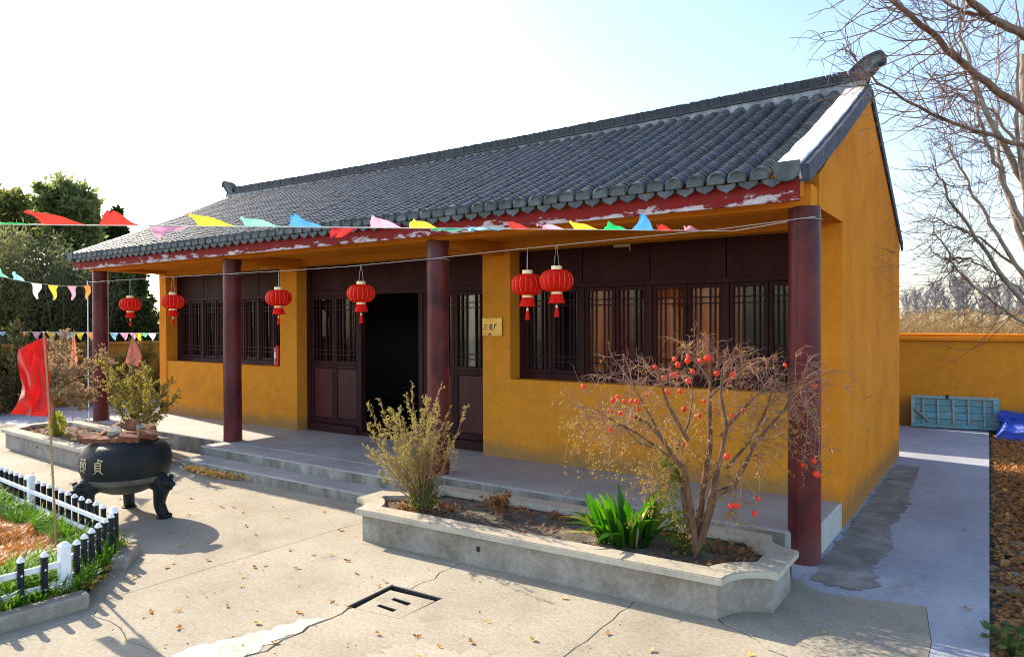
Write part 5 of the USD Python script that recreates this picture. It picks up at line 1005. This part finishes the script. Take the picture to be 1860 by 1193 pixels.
LN = [(237, 553, 'red lantern at the far left, hanging against the trees beside the farthest column'), (314, 548, 'red lantern hanging before the left edge of the left window'), (506, 541, 'red lantern hanging just right of the second column from the left, above the extinguisher'),
      (656, 533, 'red lantern hanging alone before the open doorway'), (958, 517, 'lower red lantern of the pair before the right window, its left one'), (1011, 510, 'higher red lantern of the pair before the right window, its right one')]
for k, (x, y, lab) in enumerate(LN):
    c = on(x, y, 'y', LY); lantern(tuple(c), lab, float(np.interp(-c[0], [-p[0] for p in WIRE], [p[1] for p in WIRE])), 17 * k)
def pennants(label, pts, flags, blunt=.06, r=.004, wav=1.0):
    t = thing('bunting_string', label, 'bunting'); obj('cord', MB().tube(np.array(pts), r, 5), M['cord'], t)
    for a, b, tip, col, seed in flags:
        a, b, tip = map(np.asarray, (a, b, tip)); n = 9; v, f = [], []; rp = np.random.default_rng(seed); side = unit(np.cross(b - a, tip - a)); ph = rp.uniform(0, 6)
        for i in range(n):
            for j in range(n):
                u, w = j / (n - 1), i / (n - 1); base = a + (b - a) * u; wid = (1 - w) + blunt * w; p = (a + (b - a) * (.5 + (u - .5) * wid)) * 1.0 + (tip - (a + b) / 2) * w
                p = p + side * (.022 * math.sin(u * 7 + w * 5 + ph) * min(1, w * 3) + .012 * math.sin(w * 6 + ph) * w) * wav * np.linalg.norm(b - a) / .2; v.append(p)
        idx = np.arange(n * n).reshape(n, n); q = np.stack([idx[:-1, :-1], idx[1:, :-1], idx[1:, 1:], idx[:-1, 1:]], -1).reshape(-1, 4)
        obj('pennant', (np.array(v), q), FLAGS[col], t, smooth=True)
# first string: from the nearest column out over the yard, pennants blown up along the cord
S0, SD = np.array([-.79, -.41, 2.77]), np.array([-.1315, -.2328, -.0122])
i1 = lambda i: S0 + SD * i
ty = [('pink', .1, .35), ('red', .12, .4), ('blue', .50, -.15), ('green', .22, .15), ('yellow', .25, .55), ('pink', .12, .6), ('red', .15, .5), ('sky', -.06, .7), ('mint', -.10, .75), ('yellow', .22, .1), ('pink', .3, .2), ('red', -.3, .2), ('blue', .28, .1), ('mint', .22, .3), ('yellow', .28, .4), ('pink', -.32, .0), ('red', .3, -.1), ('red', .30, .5), ('green', .18, .9), ('yellow', .2, .3), ('blue', -.3, .1), ('pink', .2, .4)]
fls = []
for k, (col, upf, along) in enumerate(ty):
    a, b = i1(k - .40), i1(k + .42); tip = (a + b) / 2 + SD * (.25 + along * .8) + np.array([0, 0, upf * .24]) + np.array([.05, -.03, 0]); fls.append((a, b, tip, col, k))
pennants('long string of coloured pennants blown upward, stretched from the nearest column across the roof edge', [np.array([.135, -.02, 2.86]), i1(-1.6), i1(0), i1(7), i1(14), i1(26)], fls, .16, wav=.55)
# second: from the farthest column to the left, pennants hanging
a0, b0 = np.array([-12.21, .0, 2.70]), deep(-60, 486, 9.0); u2 = lambda t: a0 + (b0 - a0) * t - np.array([0, 0, .10 * 4 * t * (1 - t)])
fls = []
for k, (px, col) in enumerate([(172, 'mint'), (158, 'orange'), (131, 'pink'), (97, 'yellow'), (66, 'white'), (34, 'sky'), (4, 'mint'), (-25, 'red')]):
    tt = np.linspace(0, 1, 400); d_ = np.array([u2(t) for t in tt]) - EYE; xx = 930 + F_PX * (d_ @ RT) / (d_ @ FW); t = tt[np.argmin(abs(xx - px))]; du = unit(b0 - a0); c = u2(t)
    w_ = .34 if k else .12; fls.append((c - du * w_ / 2, c + du * w_ / 2, c + np.array([.02, 0, (-.24 if k < 5 else .12)]) + du * (.0 if k < 5 else .12), col, 40 + k))
pennants('short string of hanging pennants tied to the farthest column', [u2(t) for t in np.linspace(0, 1, 12)], fls, wav=.45)
# third: far behind, above the shrubs
P3 = lambda px: deep(px, 602.5 + px * .008, 17.3)
cols3 = ['sky', 'mint', 'orange', 'pink', 'yellow', 'lilac', 'lilac', 'mint', 'yellow', 'orange', 'red', 'sky', 'pink', 'pink', 'yellow', 'mint', 'white']
fls = []
for k, px in enumerate([3, 18, 46, 66, 92, 108, 120, 131, 145, 164, 190, 207, 226, 243, 252, 262, 276]):
    c = P3(px); du = unit(P3(300) - P3(0)); fls.append((c - du * .11, c + du * .11, c + np.array([0, 0, -.19 if k % 5 else -.11]) + du * .02, cols3[k], 80 + k))
pennants('faint far string of small pennants above the shrubs at the left', [P3(p) for p in (-60, 60, 150, 300)], fls, r=.006, wav=.5)

# ------------------------------------------------------------------ small things on and by the hall
pq = thing('wall_plaque', 'small brass plaque with black characters on the pier right of the door', 'sign')
obj('plate', bbox(-4.262, -3.945, WY - .022, WY - .002, 1.815, 2.055, .003), M['brass'], pq)
def xz_strokes(strokes, x0, z0, size, w, y):
    mb = MB()
    for st in strokes:
        q = np.asarray(st, float); ln = LineString(q).buffer(w / 2, cap_style=2, join_style=2); m = trimesh.creation.extrude_polygon(affinity.translate(affinity.scale(ln, size, size, origin=(0, 0)), x0, z0), .003, engine='earcut'); v = np.array(m.vertices); mb.add(np.column_stack([v[:, 0], y + v[:, 2], v[:, 1]]), m.faces)
    return mb
SAN = [[(.16, .85), (.84, .85)], [(.22, .48), (.78, .48)], [(.05, .08), (.95, .08)]]
SHENG = [[(.2, .92), (.75, .92), (.15, .42)], [(.3, .78), (.55, .58), (.92, .44)], [(.5, .42), (.5, .05)], [(.24, .26), (.78, .26)], [(.06, .04), (.96, .04)]]
DIAN = [[(.1, .95), (.45, .95), (.45, .78)], [(.1, .95), (.1, .5), (.02, .1)], [(.1, .78), (.45, .78)]]
for k, stt in enumerate((SAN, SHENG, DIAN)): obj('character', xz_strokes(stt, -4.245 + k * .088, 1.90, .074, .13, WY - .0255), M['ink'], pq)
obj('lettering', xz_strokes([[(.1, .0), (.3, .4), (.6, .5), (.9, .3), (.95, 0)], [(.5, .5), (.5, .1)]], -4.165, 1.825, .05, .16, WY - .0255), M['ink'], pq)
ex = thing('fire_extinguisher', 'small red fire extinguisher standing on the sill at the right end of the left window', 'extinguisher', loc=(*on(504.5, 667, 'y', WY + .08)[:2], ZS))
obj('cylinder', lathe([(0, 0), (.055, 0), (.058, .012), (.058, .27), (.05, .31), (.028, .335), (.02, .35), (0, .352)], 24), M['ext_red'], ex, smooth=40)
def wrap(z0, z1, a0, a1, r): a = np.linspace(a0, a1, 12); return np.vstack([np.column_stack([r * np.cos(a), r * np.sin(a), np.full(12, z)]) for z in (z0, z1)]), np.array([[i, i + 1, 13 + i, 12 + i] for i in range(11)])
obj('label', wrap(.13, .24, -2.6, -1.2, .0588), M['paper'], ex); obj('label', wrap(.045, .10, -2.5, -1.7, .0588), M['paper'], ex)
hd = MB(); hd.box(-.012, .012, -.03, .05, .352, .385, .003); hd.box(-.010, .010, -.075, .02, .392, .402, .002, trimesh.transformations.rotation_matrix(.25, [1, 0, 0], [0, 0, .39])); hd.box(-.010, .010, -.07, .02, .366, .374, .002); obj('valve_handle', hd, M['picket_black'], ex)
obj('hose', MB().tube(curve((.02, .03, .37), (.068, -.01, .14), (.045, .0, .03), 9), .008, 6), M['picket_black'], ex)
for k, (x, y, yy) in enumerate([(1130, 447, WY - .02), (480, 488, WY - .02)]):
    c = on(x, y, 'y', yy); t = thing('torn_paper', ['scrap of torn paper stuck under the beam over the right window', 'scrap of torn paper stuck under the beam over the left window'][k], 'paper')
    obj('scrap', bbox(c[0] - .11, c[0] + .09, yy - .003, yy + .012, c[2] - .012, c[2] + .022, .002), M['leaf_pale'], t); obj('loose_strip', bbox(c[0] + .092, c[0] + .102, yy - .003, yy + .002, c[2] - .06, c[2] + .015), M['leaf_pale'], t)

# discarded blue door against the back wall
BL, BR = on(1655, 774, 'z', .012), on(1817, 783, 'z', .012); ex_ = unit(BR - BL); hz = np.array([-ex_[1], ex_[0], 0.0]); ang = math.radians(74); ey = hz * math.cos(ang) + np.array([0, 0, 1]) * math.sin(ang); ez = np.cross(ex_, ey)
DW, DH = float(np.linalg.norm(BR - BL)), .60; shift = hz * 0
T = frame(BL + shift, ex_, ey, ez)
bd = thing('discarded_door', 'old flaking blue plank door lying on its side against the boundary wall', 'door')
def part(name, x0, x1, y0, y1, z0, z1, mat, rot=0.0):
    mm = bbox(x0, x1, y0, y1, z0, z1, .005)
    if rot: mm.apply_transform(trimesh.transformations.rotation_matrix(rot, [0, 0, 1], [(x0 + x1) / 2, (y0 + y1) / 2, 0]))
    mm.apply_transform(T); return obj(name, mm, M[mat], bd)
for k in range(4): part('board', .03, DW - .03, .045 + k * .128, .045 + (k + 1) * .128 - .006, -.018 + .003 * (k % 2), .002 + .003 * (k % 2), 'blue_door')
part('frame_rail', 0, DW, 0, .06, -.02, .032, 'blue_door'); part('frame_rail', 0, DW, DH - .055, DH, -.02, .032, 'blue_trim'); part('frame_stile', 0, .06, .061, DH - .056, -.019, .031, 'blue_trim'); part('frame_stile', DW - .10, DW, .061, DH - .056, -.019, .031, 'blue_door')
for f_ in (.145, .315, .49, .66, .835): part('batten', DW * f_ - .019, DW * f_ + .019, .061, DH - .056, .007, .028, 'blue_trim')
part('loose_brace', .02, .34, .20, .24, .033, .055, 'old_wood', -.80); part('latch', DW * .42 - .02, DW * .42 + .025, DH - .06, DH + .02, .033, .05, 'iron')
tp_ = thing('tarpaulin', 'folded blue tarpaulin heaped on the leaves by the boundary wall', 'tarpaulin')
def crumpled(x0, x1, y0, y1, z0, z1, seed, amp, step=9):
    mm = bbox(x0, x1, y0, y1, z0, z1, .03)
    for _ in range(4): mm = mm.subdivide()
    mm.vertices = mm.vertices + (np.stack([meshkit.fbm(mm.vertices * step, 3, seed + k) for k in range(3)], -1) - .5) * amp; return mm
u_, v_ = np.meshgrid(np.linspace(0, 1, 70), np.linspace(0, 1, 40), indexing='ij'); tx, ty_ = 1.2 + 2.1 * u_, 8.45 + .80 * v_; q3 = np.stack([tx * 3.2, ty_ * 6, tx * 0], -1)
zz_ = -.11 + .36 * np.clip((v_ - .12) * 1.6, 0, 1) ** .7 * np.clip(u_ * 14 + .1, 0, 1) * (.75 + .5 * meshkit.noise(q3 * .6)) + .10 * (meshkit.fbm(q3 * 1.3, 4, 3) - .5) + .035 * np.abs(np.sin(ty_ * 26 + 5 * meshkit.noise(q3))) * np.clip(v_ * 3, 0, 1)
ix = np.arange(70 * 40).reshape(70, 40); obj('sheet', (np.stack([tx + .06 * meshkit.noise(q3 * 2), ty_ + .08 * (meshkit.noise(q3 * 1.7, 4) - .5), zz_], -1).reshape(-1, 3), np.stack([ix[:-1, :-1], ix[1:, :-1], ix[1:, 1:], ix[:-1, 1:]], -1).reshape(-1, 4)), M['tarp'], tp_, smooth=True)
obj('rolled_end', crumpled(1.28, 3.1, 9.0, 9.24, .16, .36, 9, .12, 7), M['tarp'], tp_, smooth=40)
bdn = thing('loose_board', 'grey board lying on the leaves in front of the blue tarpaulin', 'board'); mm = bbox(-.5, .5, -.07, .07, 0, .03, .004); mm.apply_transform(trimesh.transformations.euler_matrix(0, -.12, .5)); mm.apply_translation((2.05, 8.05, -.02)); obj('plank', mm, M['old_wood'], bdn)
mm = bbox(-.035, .035, -.09, .09, .031, .06, .004); mm.apply_transform(trimesh.transformations.euler_matrix(0, -.12, .5)); mm.apply_translation((1.75, 7.9, -.04)); obj('cleat', mm, M['old_wood'], bdn)
# leaf bed at the right
lb = Polygon([(1.33, -4), (1.33, -.8), (1.17, 9.2), (4.6, 9.2), (4.6, -4)])
q1 = litter(lb, 7000, 71, -.10, (.05, .10), .55, .06); q1.add(*litter(lb.intersection(sbox(1.2, -2, 2.5, 9.2)), 13000, 73, -.09, (.03, .065), .55, .06).mesh()); obj('fallen_leaf_bed', q1, M['leaf_dead'], kind='stuff')
q1 = litter(lb, 900, 72, -.06, (.04, .08), .5, .04); obj('fallen_leaf_scatter', q1, M['leaf_fallen'], kind='stuff')
rs = np.random.default_rng(90)
for k, (x, y, w) in enumerate([(1842, 1006, .15), (1844, 1046, .055), (1838, 1074, .12), (1852, 990, .12)]):
    c = on(x, y, 'z', -.08); m = trimesh.creation.icosphere(3, 1.0); m.vertices = m.vertices * [w, w * .4, .035] * (1 + .35 * (meshkit.noise(m.vertices * 2.2 + k) - .5)[:, None]) + c
    obj('flat_stone', m, M['concrete_d'], smooth=40, label=['largest pale stone half buried in the leaves right of the path', 'small oval stone among the leaves right of the path', 'nearest long stone among the leaves right of the path', 'stone at the right edge just beside the largest pale stone'][k], cat='stone', group='stones in the leaf bed')
lp_ = thing('leafy_plant', 'low bright green leafy plant at the lower right corner by the path', 'plant'); cb = on(1836, 1192, 'z', -.06); st = MB()
for k in range(26):
    a = rs.uniform(0, 2 * PI); e = cb + np.array([math.cos(a), math.sin(a), 0]) * rs.uniform(.03, .15) + [0, 0, rs.uniform(.05, .19)]; st.tube(curve(cb, e, (0, 0, .03), 5), .003, 4, cap=False)
    lobes = [(0, 0)] + [(math.cos(t) * r_, math.sin(t) * r_) for t, r_ in zip(np.linspace(-1.9, 1.9, 15), [.35, .7, .6, .85, .7, .98, .8, 1.05, .8, .98, .7, .85, .6, .7, .35])]
    sc_ = rs.uniform(.035, .06); lv = np.array([(x * sc_, y * sc_, -.25 * sc_ * (y * y)) for x, y in lobes]); R3 = trimesh.transformations.euler_matrix(rs.normal(0, .35), rs.normal(-.1, .3), a)[:3, :3]
    obj('leaf', (lv @ R3.T + e, np.array([[0, i, i + 1] for i in range(1, 15)])), M['leaf_green'], lp_)
obj('stalks', st, M['leaf_green'], lp_)
# fallen leaves lying one by one on the yard, and the drift by the step
shapes = []
def fallen(seed):
    r = np.random.default_rng(seed); a = np.linspace(-1.35, 1.35, 9); v = [(0, 0, 0), (-.035, .004, .002), (-.034, -.002, .002)] + [(.045 * math.cos(t) * (1 + .12 * math.sin(5 * t)) , .040 * math.sin(t) * 1.1, .010 * r.uniform(-.2, 1.2) + .012 * abs(math.sin(t))) for t in a]
    return np.array(v), np.array([[0, 1, 2]] + [[0, i, i + 1] for i in range(3, 11)])
FLAB = 'single fallen ochre leaf lying on the pale concrete yard'
first = []
spots = [(760, 864 + 0), (380, 1016), (525, 998), (440, 1047), (441, 1065), (471, 1130), (416, 1100), (325, 1110), (329, 1140), (270, 1112), (263, 1120), (570, 1008), (540, 1033), (480, 1026), (466, 1029), (405, 920), (439, 930), (426, 910), (495, 918), (424, 922), (350, 905), (466, 970), (318, 1023), (600, 1090), (690, 1150), (757, 1158), (795, 1175), (768, 1192), (972, 1160), (1360, 1190), (797, 1010), (560, 888), (600, 1008), (620, 962), (330, 990), (520, 940), (300, 1030), (885, 1130), (1025, 1085), (1180, 1180), (700, 1055), (690, 1065), (632, 1100), (1500, 1150), (545, 1110), (500, 1165), (450, 955), (380, 985), (240, 1050), (630, 1020), (180, 890), (220, 905), (130, 880), (90, 862), (60, 860), (30, 870), (345, 935), (1100, 1150), (860, 1165), (1760, 1105), (1750, 960), (650, 1040), (590, 930), (505, 873), (575, 895), (615, 905)]
for k, (x, y) in enumerate(spots):
    c = on(x, y, 'z', .004); sc_ = rs.uniform(.7, 1.2); ro = (rs.normal(0, .12), rs.normal(0, .12), rs.uniform(0, 6.28)); c[2] = .006
    if k < 3:
        t = thing('fallen_leaf', FLAB, 'leaf', 'fallen leaves scattered on the yard', loc=c, rotz=ro[2]); obj('blade', (fallen(k)[0] * .65, fallen(k)[1]), M['leaf_fallen'], t); first.append(t)
    else: copy_of(first[k % 3], 'fallen_leaf', c, ro, scale=sc_)
dr = unary_union([LineString([on(352, 853, 'z', 0)[:2], on(400, 866, 'z', 0)[:2]]).buffer(.11), LineString([on(400, 866, 'z', 0)[:2], on(455, 873, 'z', 0)[:2]]).buffer(.05)])
obj('leaf_drift', litter(dr, 620, 33, .006, (.035, .07), .7, .06), M['leaf_drift'], kind='stuff')
obj('leaf_crumbs', litter(yard.intersection(sbox(-9, -4.2, .9, -.9)).difference(OUT_R), 420, 34, .004, (.008, .022), .6, .004), M['leaf_dead'], kind='stuff')
